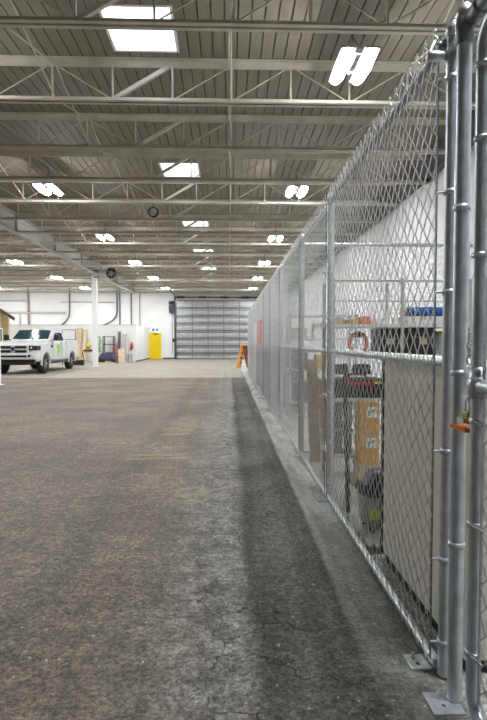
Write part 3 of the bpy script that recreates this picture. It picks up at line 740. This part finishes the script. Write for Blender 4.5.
# ------------------------------------------------------------------ chain-link fence
FX = .875
def chain_mesh(L, z0, z1, r=.0023, Dx=.096, Dz=.098, knuckle=True):
    # spirals side by side along local y, each a zigzag hooked into the next
    b = MB(); a = Dx/2; nw = max(2, int(round(L/a))); a = L/nw; lv = int((z1-z0)/(Dz/2))
    for k in range(nw):
        pts = []
        for i in range(lv+1):
            rgt = (i+k) % 2 == 0
            y = (k+1)*a+.002 if rgt else k*a-.002
            pts.append((r*1.1 if rgt else -r*1.1, y, z0+i*Dz/2))
        e = pts[-1]
        if knuckle:
            sgn = 1 if (lv+k) % 2 == 0 else -1
            pts.append((e[0]*-1, e[1]+sgn*.006, e[2]+.012)); pts.append((e[0]*-1, e[1]-sgn*.012, e[2]+.026))
        vs = []; fs = []
        for (x, y, z) in pts: vs += [(x+r, y, z), (x, y+r*1.4, z), (x-r, y, z), (x, y-r*1.4, z)]
        for i in range(len(pts)-1):
            for j in range(4): fs.append((i*4+j, i*4+(j+1) % 4, i*4+4+(j+1) % 4, i*4+4+j))
        b.add(vs, fs, True)
    return b
def pipe_post(par, x, y, r, h, band_z=(), cap=True, m='galv', bx=-1):
    p = MB().tube([(x, y, .01), (x, y, h)], r, 16).obj('post', m, par)
    if cap: MB().lathe([(r+.004, h-.03), (r+.004, h), (r*.9, h+.018), (r*.5, h+.03), (.004, h+.034)], (x, y, 0), 'Z', 16).obj('post_cap', 'galv_pale', p)
    for z in band_z:
        MB().lathe([(r+.0005, z-.011), (r+.004, z-.011), (r+.004, z+.011), (r+.0005, z+.011)], (x, y, 0), 'Z', 16).tube([(x, y, z), (x+bx*(r+.03), y+.004, z)], .005, 6).obj('brace_band', 'galv', p)
    return p
def foot_plate(par, x, y, w=.075, d=.10, s=1):
    # small bolted plate with a hole
    b = MB(); n = 12; hole = [(x-.015+.009*math.cos(2*PI*i/n), y-.015+.009*math.sin(2*PI*i/n)) for i in range(n)]
    x0, x1, y0, y1 = x-w/2-.02, x+w/2, y-d/2, y+d/2
    outer = []
    cxh, cyh = x-.015, y-.015
    for i in range(n):
        c, q = math.cos(2*PI*i/n), math.sin(2*PI*i/n)
        ts = []
        if c > 1e-6: ts.append((x1-cxh)/c)
        if c < -1e-6: ts.append((x0-cxh)/c)
        if q > 1e-6: ts.append((y1-cyh)/q)
        if q < -1e-6: ts.append((y0-cyh)/q)
        k = min(ts); outer.append((cxh+c*k, cyh+q*k))
    # snap to corners
    for cx_, cy_ in ((x0, y0), (x0, y1), (x1, y0), (x1, y1)):
        i = min(range(n), key=lambda j: (outer[j][0]-cx_)**2+(outer[j][1]-cy_)**2); outer[i] = (cx_, cy_)
    vs = [(p[0], p[1], z) for z in (.0, .008) for ring in (hole, outer) for p in ring]
    fs = []
    for i in range(n):
        j = (i+1) % n
        fs += [(2*n+i, 2*n+j, 3*n+j, 3*n+i), (i, n+i, n+j, j), (n+i, 3*n+i, 3*n+j, n+j), (i, j, 2*n+j, 2*n+i)]
    b.add(vs, fs); o = b.obj('foot_plate', 'galv_pale', par)
    MB().tube([(x-.02, y+.03, .008), (x-.02, y+.03, .03)], .006, 8).lathe([(.011, .008), (.011, .017)], (x-.02, y+.03, 0), 'Z', 6).obj('anchor_bolt', 'galv_pale', o)
    return o
PO = [2.015, 4.37, 6.06, 8.5, 10.5, 12.4, 14.8, 16.9, 18.9, 20.9, 22.9]
fence = thing('chain_link_fence', 'tall galvanised chain-link fence running along the aisle', 'fence', (0, 0, 0))
ZTOP, ZMID, ZBOT = 2.605, 1.315, .035
for i, y in enumerate(PO):
    p = pipe_post(fence, FX+(.012 if i else .022), y, .03 if i not in (0,) else .026, 2.66 if i else 2.645, (2.45, 2.0, 1.6, .95, .5, .15) if i < 5 else (), True)
    foot_plate(p, FX-.045, y+(.09 if i == 0 else -.02))
pipe_post(fence, FX+.02, PO[2]+.14, .028, 2.62, (2.3, 1.2, .4), True)
# main latch post in front
main = pipe_post(fence, .876, 1.875, .0275, 2.62, (1.28, .62, 1.9), True, bx=0)
MB().lathe([(.0285, 2.50), (.032, 2.505), (.032, 2.59), (.0285, 2.595)], (.876, 1.875, 0), 'Z', 16).box(.876, .90, 1.89, 2.0, 2.53, 2.57).obj('combo_bracket', 'galv_dark', main)
foot_plate(main, .835, 1.855, .10, .12)
for i in range(len(PO)-1):
    a, b = PO[i]+.03, PO[i+1]-.03
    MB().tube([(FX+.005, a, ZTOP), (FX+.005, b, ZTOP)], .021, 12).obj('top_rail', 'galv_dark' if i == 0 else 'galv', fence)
    MB().tube([(FX+.03, a, ZMID), (FX+.03, b, ZMID)], .023, 12).obj('mid_rail', 'galv_pale', fence)
    MB().tube([(FX+.005, a, ZBOT), (FX+.005, b, ZBOT)], .022, 12).obj('bottom_rail', 'galv_pale', fence)
    L = b-a-.02
    o = chain_mesh(L, .03, 2.70, .0026 if i < 1 else .0021).obj('wire_mesh', 'wire', fence); o.location = (FX-.02, a+.01, 0)
    for q in (a+.015, b-.015): MB().box(FX-.022, FX-.018, q-.007, q+.007, .05, 2.62).obj('tension_bar', 'galv_dark', fence)
    if i < 4:
        # ties that hold the mesh to the rails
        n = 6
        for z in (ZTOP, ZMID):
            for k in range(1, n): MB().torus((FX, a+(b-a)*k/n, z), .026, .002, 'Y', 10, 4).obj('wire_tie', 'wire', fence)
# rail end fitting at the near post
MB().lathe([(.014, -.02), (.02, -.015), (.02, .075), (.012, .08)], (FX-.06, 2.03, 2.545), 'X', 12).obj('rail_end_cup', 'galv_pale', fence)
MB().tube([(FX-.075, 2.03, 2.545), (FX-.05, 2.03, 2.60), (FX-.02, 2.06, 2.61)], .009, 6).obj('rail_end_bolt', 'galv_pale', fence)

# divider fence inside
div = thing('divider_fence', 'chain-link divider with a pale top rail crossing the cage', 'fence', (0, 6.14, 0))
for x in (2.95, 4.55): pipe_post(div, x, 0, .026, 2.62, (), True)
for z in (ZTOP-.02, ZMID-.03, .04): MB().tube([(.93, 0, z), (4.78, 0, z)], .021, 10).obj('rail', 'galv_pale', div)
o = chain_mesh(3.78, .04, 2.62).obj('wire_mesh', 'wire', div); o.rotation_euler = (0, 0, -PI/2); o.location = (.96, -.025, 0)

# gate
gate = thing('chain_link_gate', 'chain-link gate leaf with rounded pipe corners beside the latch post', 'gate', (.878, 1.735, 0))
GY0, GY1, GZ0, GZ1 = .0, -1.12, .06, 2.49
def rounded(y0, y1, z0, z1, R, x=0, n=6):
    P = []
    for cy, cz, a0 in ((y0-R, z1-R, 0), (y1+R, z1-R, PI/2), (y1+R, z0+R, PI), (y0-R, z0+R, 1.5*PI)):
        for i in range(n+1):
            a = a0+PI/2*i/n; P.append((x, cy+R*math.cos(a), cz+R*math.sin(a)))
    P.append(P[0]); return P
MB().tube(rounded(GY0, GY1, GZ0, GZ1, .09), .0245, 14, False).obj('gate_frame', 'galv', gate)
MB().tube([(0, GY0-.02, 1.245), (0, GY1+.02, 1.245)], .0245, 12).lathe([(.034, -.03), (.036, 0), (.034, .03)], (0, GY0, 1.245), 'Z', 14).obj('mid_bar', 'galv', gate)
o = chain_mesh(1.04, .1, 2.46, knuckle=False).obj('wire_mesh', 'wire', gate); o.location = (.0, GY1+.04, 0)
MB().box(-.003, .003, -.05, -.036, .12, 2.4).obj('tension_bar', 'galv', gate)
for z in (.28, .75, 1.12, 1.7, 2.1, 2.35):
    MB().lathe([(.025, z-.009), (.029, z-.009), (.029, z+.009), (.025, z+.009)], (0, 0, 0), 'Z', 14).tube([(-.022, -.01, z), (.0, -.06, z-.008)], .005, 6).obj('tension_band', 'galv_pale', gate)
for z in (.35, 2.1): MB().lathe([(.026, z-.03), (.034, z-.03), (.034, z+.03), (.026, z+.03)], (0, GY1, 0), 'Z', 14).box(-.01, .01, GY1-.08, GY1-.02, z-.02, z+.02).obj('hinge', 'galv_pale', gate)
# latch: fork, collar
MB().box(-.012, .012, .0, .085, 1.205, 1.22).box(-.012, .012, .0, .085, 1.285, 1.30).box(-.004, .004, .02, .1, 1.22, 1.285).lathe([(.026, 1.2), (.031, 1.2), (.031, 1.31), (.026, 1.31)], (0, 0, 0), 'Z', 14).obj('fork_latch', 'galv_pale', gate)
# transom over the gate and the far hinge post
tr = thing('gate_transom', 'dark overhead pipe with its end post bridging above the gate', 'pipe frame', (.892, 1.875, 0))
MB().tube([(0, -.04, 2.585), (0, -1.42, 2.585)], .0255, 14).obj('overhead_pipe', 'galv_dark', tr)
MB().lathe([(.029, -.10), (.032, -.09), (.032, -.03), (.029, -.028)], (0, 0, 2.585), 'Y', 14).obj('pipe_sleeve', 'galv_dark', tr)
p = pipe_post(tr, .01, -1.36, .031, 2.66, (), True)
foot_plate(p, -.04, -1.36)
# lock things
pl = thing('padlock', 'brass padlock hanging on the gate latch', 'padlock', (.872, 1.795, 1.10))
MB().bbox(-.012, .012, -.022, .022, 0, .045, .005).obj('lock_body', 'brass', pl)
MB().tube([(0, -.014, .045), (0, -.014, .075), (0, -.007, .092), (0, .007, .092), (0, .014, .075), (0, .014, .045)], .004, 8).obj('shackle', 'chrome', pl)
ch = thing('latch_chain', 'short steel chain hooked between gate and latch post', 'chain', (.885, 1.805, 1.31))
for k in range(4):
    MB().torus((0, 0, .022+.026*k), .014, .0035, 'X' if k % 2 else 'Y', 14, 6, 1.35).obj('link', 'galv_pale', ch)
tp = MB().lathe([(.0282, 1.072), (.0305, 1.072), (.0305, 1.088), (.0282, 1.088)], (.876, 1.875, 0), 'Z', 18).box(.846, .85, 1.765, 1.87, 1.072, 1.088).box(.846, .88, 1.762, 1.766, 1.072, 1.088)
tag(tp.obj('orange_tape', 'orange_tape'), 'orange tape tied around the latch post below the padlock', 'tape')
tg = MB().box(.852, .855, 1.79, 1.835, 1.095, 1.118)
tag(tg.obj('paper_tag', 'paper'), 'small white tag just above the orange tape', 'tag')

# ------------------------------------------------------------------ inside the cage
t = thing('storage_cabinet', 'tall cream sheet-metal cabinet standing right behind the fence mesh'.replace(' right', ' close'), 'cabinet', (0, 0, 0))
MB().bbox(.985, 1.42, 2.02, 3.14, .06, 1.30, .006).obj('cabinet_body', 'cream', t)
MB().box(1.0, 1.40, 2.04, 3.12, 0, .06).obj('plinth', 'black_plastic', t)
MB().box(.98, 1.42, 3.141, 3.18, .05, 1.29).obj('door', 'black_plastic', t)  # black slab along the cabinet's far end
# rack facing the camera
RY = 4.9
t = thing('storage_rack', 'white steel storage rack behind the cabinet, loaded with tools', 'rack', (0, RY, 0))
for x in (1.02, 1.70, 2.38):
    for y in (-.02, .46): MB().box(x-.014, x+.014, y-.014, y+.014, 0, 2.02).obj('upright', 'pale_plastic', t)
for z in (.28, .84, 1.27, 1.57): MB().box(1.0, 2.4, -.03, .48, z-.03, z).obj('shelf', 'shelf_white', t)
MB().box(1.0, 2.4, -.03, .0, 1.985, 2.0).box(1.0, 2.4, -.03, -.015, 1.79, 1.80).obj('top_bar', 'pale_plastic', t)
def carton(x, y, z, w, d, h, label, m='cardboard', lab=True, rz=0, group='cardboard cartons in the cage'):
    t = thing('cardboard_box', label, 'box', (x, y, z), rz, group)
    MB().bbox(-w/2, w/2, -d/2, d/2, 0, h, .005).obj('carton', m, t)
    MB().box(-.025, .025, -d/2-.002, d/2+.002, h*.72, h+.001).obj('tape_strip', 'card_tan', t)
    if lab:
        l = MB().box(-.03, .07, -d/2-.004, -d/2, h*.52, h*.86).obj('paper_label', 'paper', t)
        MB().prism([(-.02, h*.58), (.005, h*.58), (.005, h*.70), (.03, h*.66), (.05, h*.80), (.025, h*.78), (-.01, h*.74)], 'Y', -d/2-.006, -d/2-.004).obj('arrow_mark', 'grey_plastic', l)
    return t
carton(1.31, 4.71, .0, .2, .22, .26, 'plain brown carton on the floor under the labelled stack', 'card_tan', False)
carton(1.31, 4.70, .26, .18, .2, .28, 'labelled brown carton, lower of the pair behind the fence')
carton(1.31, 4.70, .54, .18, .2, .29, 'labelled brown carton, upper of the pair behind the fence')
t = thing('tool_box', 'black tool box with a red stripe on the rack shelf', 'tool box', (1.3, RY+.16, .84))
MB().bbox(-.27, .25, -.16, .16, 0, .19, .015).obj('case', 'black_plastic', t); MB().box(-.15, .12, -.166, -.159, .13, .16).obj('red_stripe', 'red', t)
MB().box(.14, .22, -.166, -.159, .14, .165).obj('yellow_latch', 'tool_yellow', t); MB().tube([(-.1, 0, .185), (-.08, 0, .225), (.08, 0, .225), (.1, 0, .185)], .012, 6).obj('handle', 'black_plastic', t)
for k, (x, w, l) in enumerate(((1.12, .12, 'small black drill case on the tool box shelf, nearer the fence'), (1.33, .14, 'small black drill case on the tool box, slanted one'))):
    t = thing('drill_case', l, 'case', (x+.02, RY+.16, 1.068 if k == 0 else 1.068), .2*k)
    MB().bbox(-w/2, w/2, -.08, .08, 0, .10, .015).obj('case', 'dark_steel', t); MB().box(-.02, .02, -.086, -.079, .03, .07).obj('latch', 'grey_plastic', t)
for k, z in enumerate((.28, .55)):
    t = thing('storage_bin', ('dark plastic bin on the low rack shelf, bottom of two', 'dark plastic bin stacked on the other bin in the rack')[k], 'bin', (1.12, RY+.14, z), 0, 'dark bins in the rack')
    MB().bbox(-.1, .1, -.14, .14, 0, .22, .02).obj('bin_body', 'locker', t); MB().bbox(-.11, .11, -.15, .15, .22, .255, .01).obj('lid', 'grey_plastic', t)
    MB().box(.0, .07, -.144, -.139, .06, .18).obj('label_card', 'paper', t)
t = thing('cord_coil', 'orange coiled extension cord on the rack above the mid rail', 'cord', (1.30, RY+.1, 1.27))
c = MB()
for k in range(6): c.torus((.006*(k % 3)-.006, -.03+.014*k, .115), .085+.006*(k % 2), .011, 'Y', 20, 6, 1.15)
c.obj('cord_loops', 'orange', t); MB().box(-.02, .02, -.06, .06, .17, .21).obj('cord_wrap', 'black_plastic', t)
for x, w, h, l in ((1.60, .20, .26, 'black equipment case on the rack next to the orange cord'), (1.92, .24, .28, 'black equipment case on the rack past the first case')):
    t = thing('equipment_case', l, 'case', (x, RY+.18, 1.27), 0, 'black cases on the rack')
    MB().bbox(-w/2, w/2, -.18, .18, 0, h, .012).obj('case', 'black_plastic', t); MB().box(-.04, .04, -.187, -.179, .1, .16).obj('label_card', 'card_tan', t)
    MB().box(-w/2, w/2, -.185, -.18, h*.6, h*.63).obj('trim_strip', 'grey_plastic', t)
for x, w, h, m, l in ((1.08, .10, .07, 'card_tan', 'small tan carton at the fence end of the top rack shelf'), (1.22, .12, .05, 'cardboard', 'flat brown carton on the top rack shelf'), (1.36, .10, .08, 'orange', 'small orange tub on the top rack shelf'), (1.53, .14, .06, 'paper', 'flat white carton in the middle of the top shelf'), (1.95, .5, .08, 'shelf_white', 'long white carton on the top rack shelf below the blue roll')):
    t = thing('small_carton', l, 'box', (x, RY+.16, 1.57), 0, 'small cartons on the top shelf')
    MB().bbox(-w/2, w/2, -.13, .13, 0, h, .006).obj('carton', m, t); MB().box(-.012, .012, -.132, .132, h*.6, h+.001).obj('tape_strip', 'card_tan', t)
t = thing('rolled_tarp', 'rolled blue tarpaulin lying on the long white carton', 'tarp', (1.97, RY+.14, 1.65))
b = MB().tube([(-.17, 0, .05), (-.06, .01, .052), (.06, -.01, .05), (.2, 0, .051)], [.046, .05, .05, .047], 14); b.obj('roll', 'blue', t)
for x in (-.1, .1): MB().torus((x, 0, .051), .051, .005, 'X', 16, 6).obj('tie_cord', 'paper', t)
MB().lathe([(.03, -.24), (.045, -.2), (.04, -.17)], (0, 0, .05), 'X', 12).obj('rope_end', 'card_tan', t)
t = thing('white_tub', 'white plastic tub on the rack beside the black cases', 'tub', (2.2, RY+.16, 1.27))
MB().lathe([(.09, 0), (.11, .2), (.115, .21)], (0, 0, 0), 'Z', 18).obj('tub_body', 'paper', t); MB().lathe([(.118, .21), (.118, .23), (.1, .235)], (0, 0, 0), 'Z', 18).obj('lid', 'tool_yellow', t)
# pole, vacuum
tag(MB().tube([(.975, 4.02, .004), (.95, 4.08, 1.22)], .019, 8).obj('black_pole', 'black_plastic'), 'thin black pole leaning just behind the fence mesh', 'pole')
t = thing('shop_vacuum', 'shop vacuum with navy head and pale tank on the cage floor', 'vacuum cleaner', (1.125, 3.66, 0))
MB().lathe([(.13, .06), (.155, .09), (.165, .24), (.165, .28)], (0, 0, 0), 'Z', 22).obj('tank', 'pale_plastic', t)
MB().lathe([(.17, .28), (.17, .31), (.12, .37), (.10, .43), (.05, .45)], (0, 0, 0), 'Z', 22).obj('motor_head', 'navy', t)
MB().box(-.12, .0, -.171, -.155, .13, .2).obj('yellow_label', 'hivis', t)
MB().tube([(-.12, -.08, .34), (-.17, -.02, .36), (-.15, .1, .30), (-.0, .18, .2), (.14, .14, .1)], .022, 8).obj('hose', 'navy', t)
for a in range(4): MB().lathe([(.025, -.012), (.025, .012)], (.13*math.cos(a*PI/2+.8), .13*math.sin(a*PI/2+.8), .025), 'X', 10).tube([(.13*math.cos(a*PI/2+.8), .13*math.sin(a*PI/2+.8), .03), (.12*math.cos(a*PI/2+.8), .12*math.sin(a*PI/2+.8), .08)], .008, 5).obj('caster', 'black_plastic', t)
b = MB(); n = 10
for i in range(n):
    for j in range(n):
        u, v = i/(n-1), j/(n-1); b.v.append((.94+.16*u, 3.24+.2*v+.03*u, .03+.028*math.sin(i*1.9+j)*math.cos(j*1.4)))
for i in range(n-1):
    for j in range(n-1): b.f.append((i*n+j, (i+1)*n+j, (i+1)*n+j+1, i*n+j+1)); b.sm.append(True)
o = b.obj('plastic_sheet', 'pale_plastic'); tag(o, 'crumpled pale plastic sheet on the cage floor before the vacuum', 'sheet')
sm = o.modifiers.new('thickness', 'SOLIDIFY'); sm.thickness = .012
# past the divider
for x, y, h, w, m, l in ((1.0, 5.72, 1.22, .13, 'card_tan', 'tall tan cardboard sheet leaning on the divider fence'), (1.13, 5.74, 1.0, .1, 'cardboard', 'shorter brown cardboard sheet beside the tan sheet')):
    board('cardboard_sheet', l, 'cardboard', x, y, y+.3, h, w, .03, m)
for x, y, l in ((1.02, 7.95, 'white strip board hanging on the mesh past the divider, lower edge level with rail'), (1.00, 8.3, 'white strip board hanging past the divider, second one along')):
    tag(MB().box(.89, .895, y, y+.16, .85, 1.34).obj('paper_strip', 'paper'), l, 'paper strip', 'paper strips hanging on the fence')
RY2 = 9.0
t = thing('wire_rack', 'grey shelving rack with cartons beyond the divider fence', 'rack', (0, RY2, 0))
for x in (1.1, 2.3):
    for y in (0, .5): MB().box(x-.02, x+.02, y-.02, y+.02, 0, 1.9).obj('upright', 'galv', t)
for z in (.3, .9, 1.45, 1.88): MB().box(1.08, 2.32, -.02, .52, z-.03, z).obj('shelf', 'galv', t)
k = 0
for x, z, w, h, m, l in ((1.3, 1.45, .25, .2, 'card_tan', 'tan carton on the upper shelf beyond the divider'), (1.7, 1.45, .3, .28, 'paper', 'white carton on the upper shelf beyond the divider'), (1.3, .9, .28, .3, 'locker', 'dark carton on the middle shelf beyond the divider'), (1.75, .9, .3, .25, 'cardboard', 'brown carton on the middle shelf beyond the divider'), (1.32, .3, .3, .35, 'locker', 'dark carton on the bottom shelf beyond the divider'), (1.8, .3, .3, .3, 'card_tan', 'tan carton on the bottom shelf beyond the divider')):
    carton(x, RY2+.25, z, w, .3, h, l, m, False)
for i, y in enumerate((10.6, 12.6, 14.6, 16.6, 18.6, 20.6)):
    t = thing('locker', 'dark grey waist-high steel locker along the fence, %s past the shelving rack' % ORD[i], 'locker', (1.05, y, 0), 0, 'lockers along the fence')
    MB().bbox(0, .55, 0, 1.7, .08, 1.28, .01).obj('locker_body', 'locker', t); MB().box(.03, .52, .05, 1.65, 0, .08).obj('plinth', 'black_plastic', t)
    for q in (.02, .58, 1.14):
        dd = MB().box(-.015, 0, q, q+.54, .12, 1.24).obj('locker_door', 'grey_plastic', t); MB().box(-.03, -.015, q+.44, q+.47, .62, .78).obj('handle', 'chrome', dd)
tag(MB().box(.842, .846, 13.0, 14.6, 1.34, 1.98).obj('hanging_banner', 'pink'), 'faded red sheet hung on the fence halfway along', 'banner')
board('white_strip', 'tall narrow white board standing at the fence past the red sheet', 'board', .815, 15.5, 15.55, 1.95, .06, .05, 'white_metal')

# ------------------------------------------------------------------ worn yellow lettering on the floor
b = MB(); H0 = .0008
def ribbon(pts, w):
    P = [Vector((x, y, 0)) for x, y in pts]
    for a, c in zip(P[:-1], P[1:]):
        d = (c-a).normalized(); nrm = Vector((-d.y, d.x, 0))*w/2
        q = [a-nrm-d*w*.2, a+nrm-d*w*.2, c+nrm+d*w*.2, c-nrm+d*w*.2]
        b.add([(v.x, v.y, H0) for v in q]+[(v.x, v.y, H0+.0006) for v in q], [(4, 5, 6, 7), (0, 1, 5, 4), (1, 2, 6, 5), (2, 3, 7, 6), (3, 0, 4, 7)])
for pts, w in ([[(-1.02, 7.95), (-.85, 8.1), (-.72, 7.8), (-.6, 8.0)], .12], [[(-1.0, 7.5), (-.62, 7.55)], .12], [[(-.42, 7.25), (-.12, 7.3)], .12], [[(-.42, 7.0), (-.2, 7.0)], .08],
               [[(-1.0, 6.9), (-1.08, 6.65), (-.92, 6.5), (-.75, 6.6)], .09], [[(-1.15, 6.15), (-.55, 6.18)], .09], [[(-1.2, 5.95), (-.5, 5.98)], .09], [[(-.8, 5.55), (-.6, 5.5)], .08],
               [[(-1.12, 5.05), (-1.0, 5.25), (-.78, 5.2), (-.5, 5.1), (-.46, 4.9)], .035], [[(-.46, 4.72), (-.2, 4.78)], .07], [[(-.48, 4.5), (-.2, 4.55)], .07], [[(-.48, 4.5), (-.45, 4.75)], .05], [[(-.22, 4.3), (-.2, 4.55)], .04], [[(-.46, 4.35), (-.22, 4.32)], .05]):
    ribbon(pts, w)
tag(b.obj('floor_marking', 'floor_paint'), 'worn yellow painted lettering fading on the concrete aisle', 'floor marking', kind='structure')

b = MB(); rr = random.Random(11)
def crack(pts, w):
    P = [Vector((*pts[0], 0))]
    for p in pts[1:]:
        a = P[-1].copy(); q = Vector((*p, 0)); n = 4
        for i in range(1, n+1): P.append(a.lerp(q, i/n)+Vector((rr.uniform(-1, 1), rr.uniform(-1, 1), 0))*(.018 if i < n else 0))
    for i in range(len(P)-1):
        a, c = P[i], P[i+1]; d = (c-a).normalized(); m = Vector((-d.y, d.x, 0))
        k0, k1 = (w*(.4+.6*math.sin(PI*(i+.2)/(len(P)-.6))), w*(.4+.6*math.sin(PI*(i+1.2)/(len(P)-.6))))
        b.add([(v.x, v.y, .0009) for v in (a-m*k0/2, a+m*k0/2, c+m*k1/2, c-m*k1/2)], [(0, 1, 2, 3)])
for pts, w in [([(0.27, 4.1), (0.22, 3.92), (0.17, 3.74), (0.09, 3.58), (0.07, 3.46), (0.12, 3.29)], 0.014), ([(0.06, 7.21), (0.01, 6.53), (0.01, 6.07), (0.06, 5.58)], 0.014), ([(0.25, 5.48), (0.19, 5.32), (0.18, 5.08)], 0.014), ([(0.46, 3.95), (0.38, 3.84), (0.24, 3.76)], 0.01), ([(-0.1, 7.29), (0.01, 6.66), (-0.04, 6.13)], 0.01), ([(0.11, 3.29), (0.17, 3.15), (0.15, 2.99)], 0.008), ([(0.11, 8.88), (0.17, 7.69), (0.24, 7.06), (0.18, 6.29)], 0.012), ([(0.31, 4.73), (0.19, 4.42), (0.21, 4.15)], 0.008)]: crack(pts, w)
tag(b.obj('floor_crack', 'black_plastic'), 'thin dark cracks running across the concrete aisle', 'floor crack', kind='structure')

# ------------------------------------------------------------------ sky, camera, view
W = bpy.data.worlds.new('daylight'); S.world = W; W.use_nodes = True
nt = W.node_tree; nt.nodes.clear()
bg = nt.nodes.new('ShaderNodeBackground'); out = nt.nodes.new('ShaderNodeOutputWorld')
bg.inputs['Color'].default_value = (.84, .94, 1.0, 1); bg.inputs['Strength'].default_value = 5.0
nt.links.new(bg.outputs[0], out.inputs['Surface'])

cam = bpy.data.cameras.new('camera'); co = bpy.data.objects.new('camera', cam); COL.objects.link(co)
cam.sensor_fit = 'VERTICAL'; cam.sensor_height = 36; cam.lens = 25.0; cam.clip_start = .05; cam.clip_end = 200
co.location = (0, 0, 1.4); co.rotation_euler = (math.radians(90-2.119), 0, math.radians(-1.661))
S.camera = co
S.view_settings.view_transform = 'Standard'; S.view_settings.look = 'None'; S.view_settings.gamma = 1; S.view_settings.use_curve_mapping = False
S.view_settings.exposure = 0.08
S.cycles.max_bounces = 8; S.cycles.diffuse_bounces = 5; S.cycles.glossy_bounces = 3; S.cycles.transparent_max_bounces = 12
S.cycles.sample_clamp_indirect = 8.0
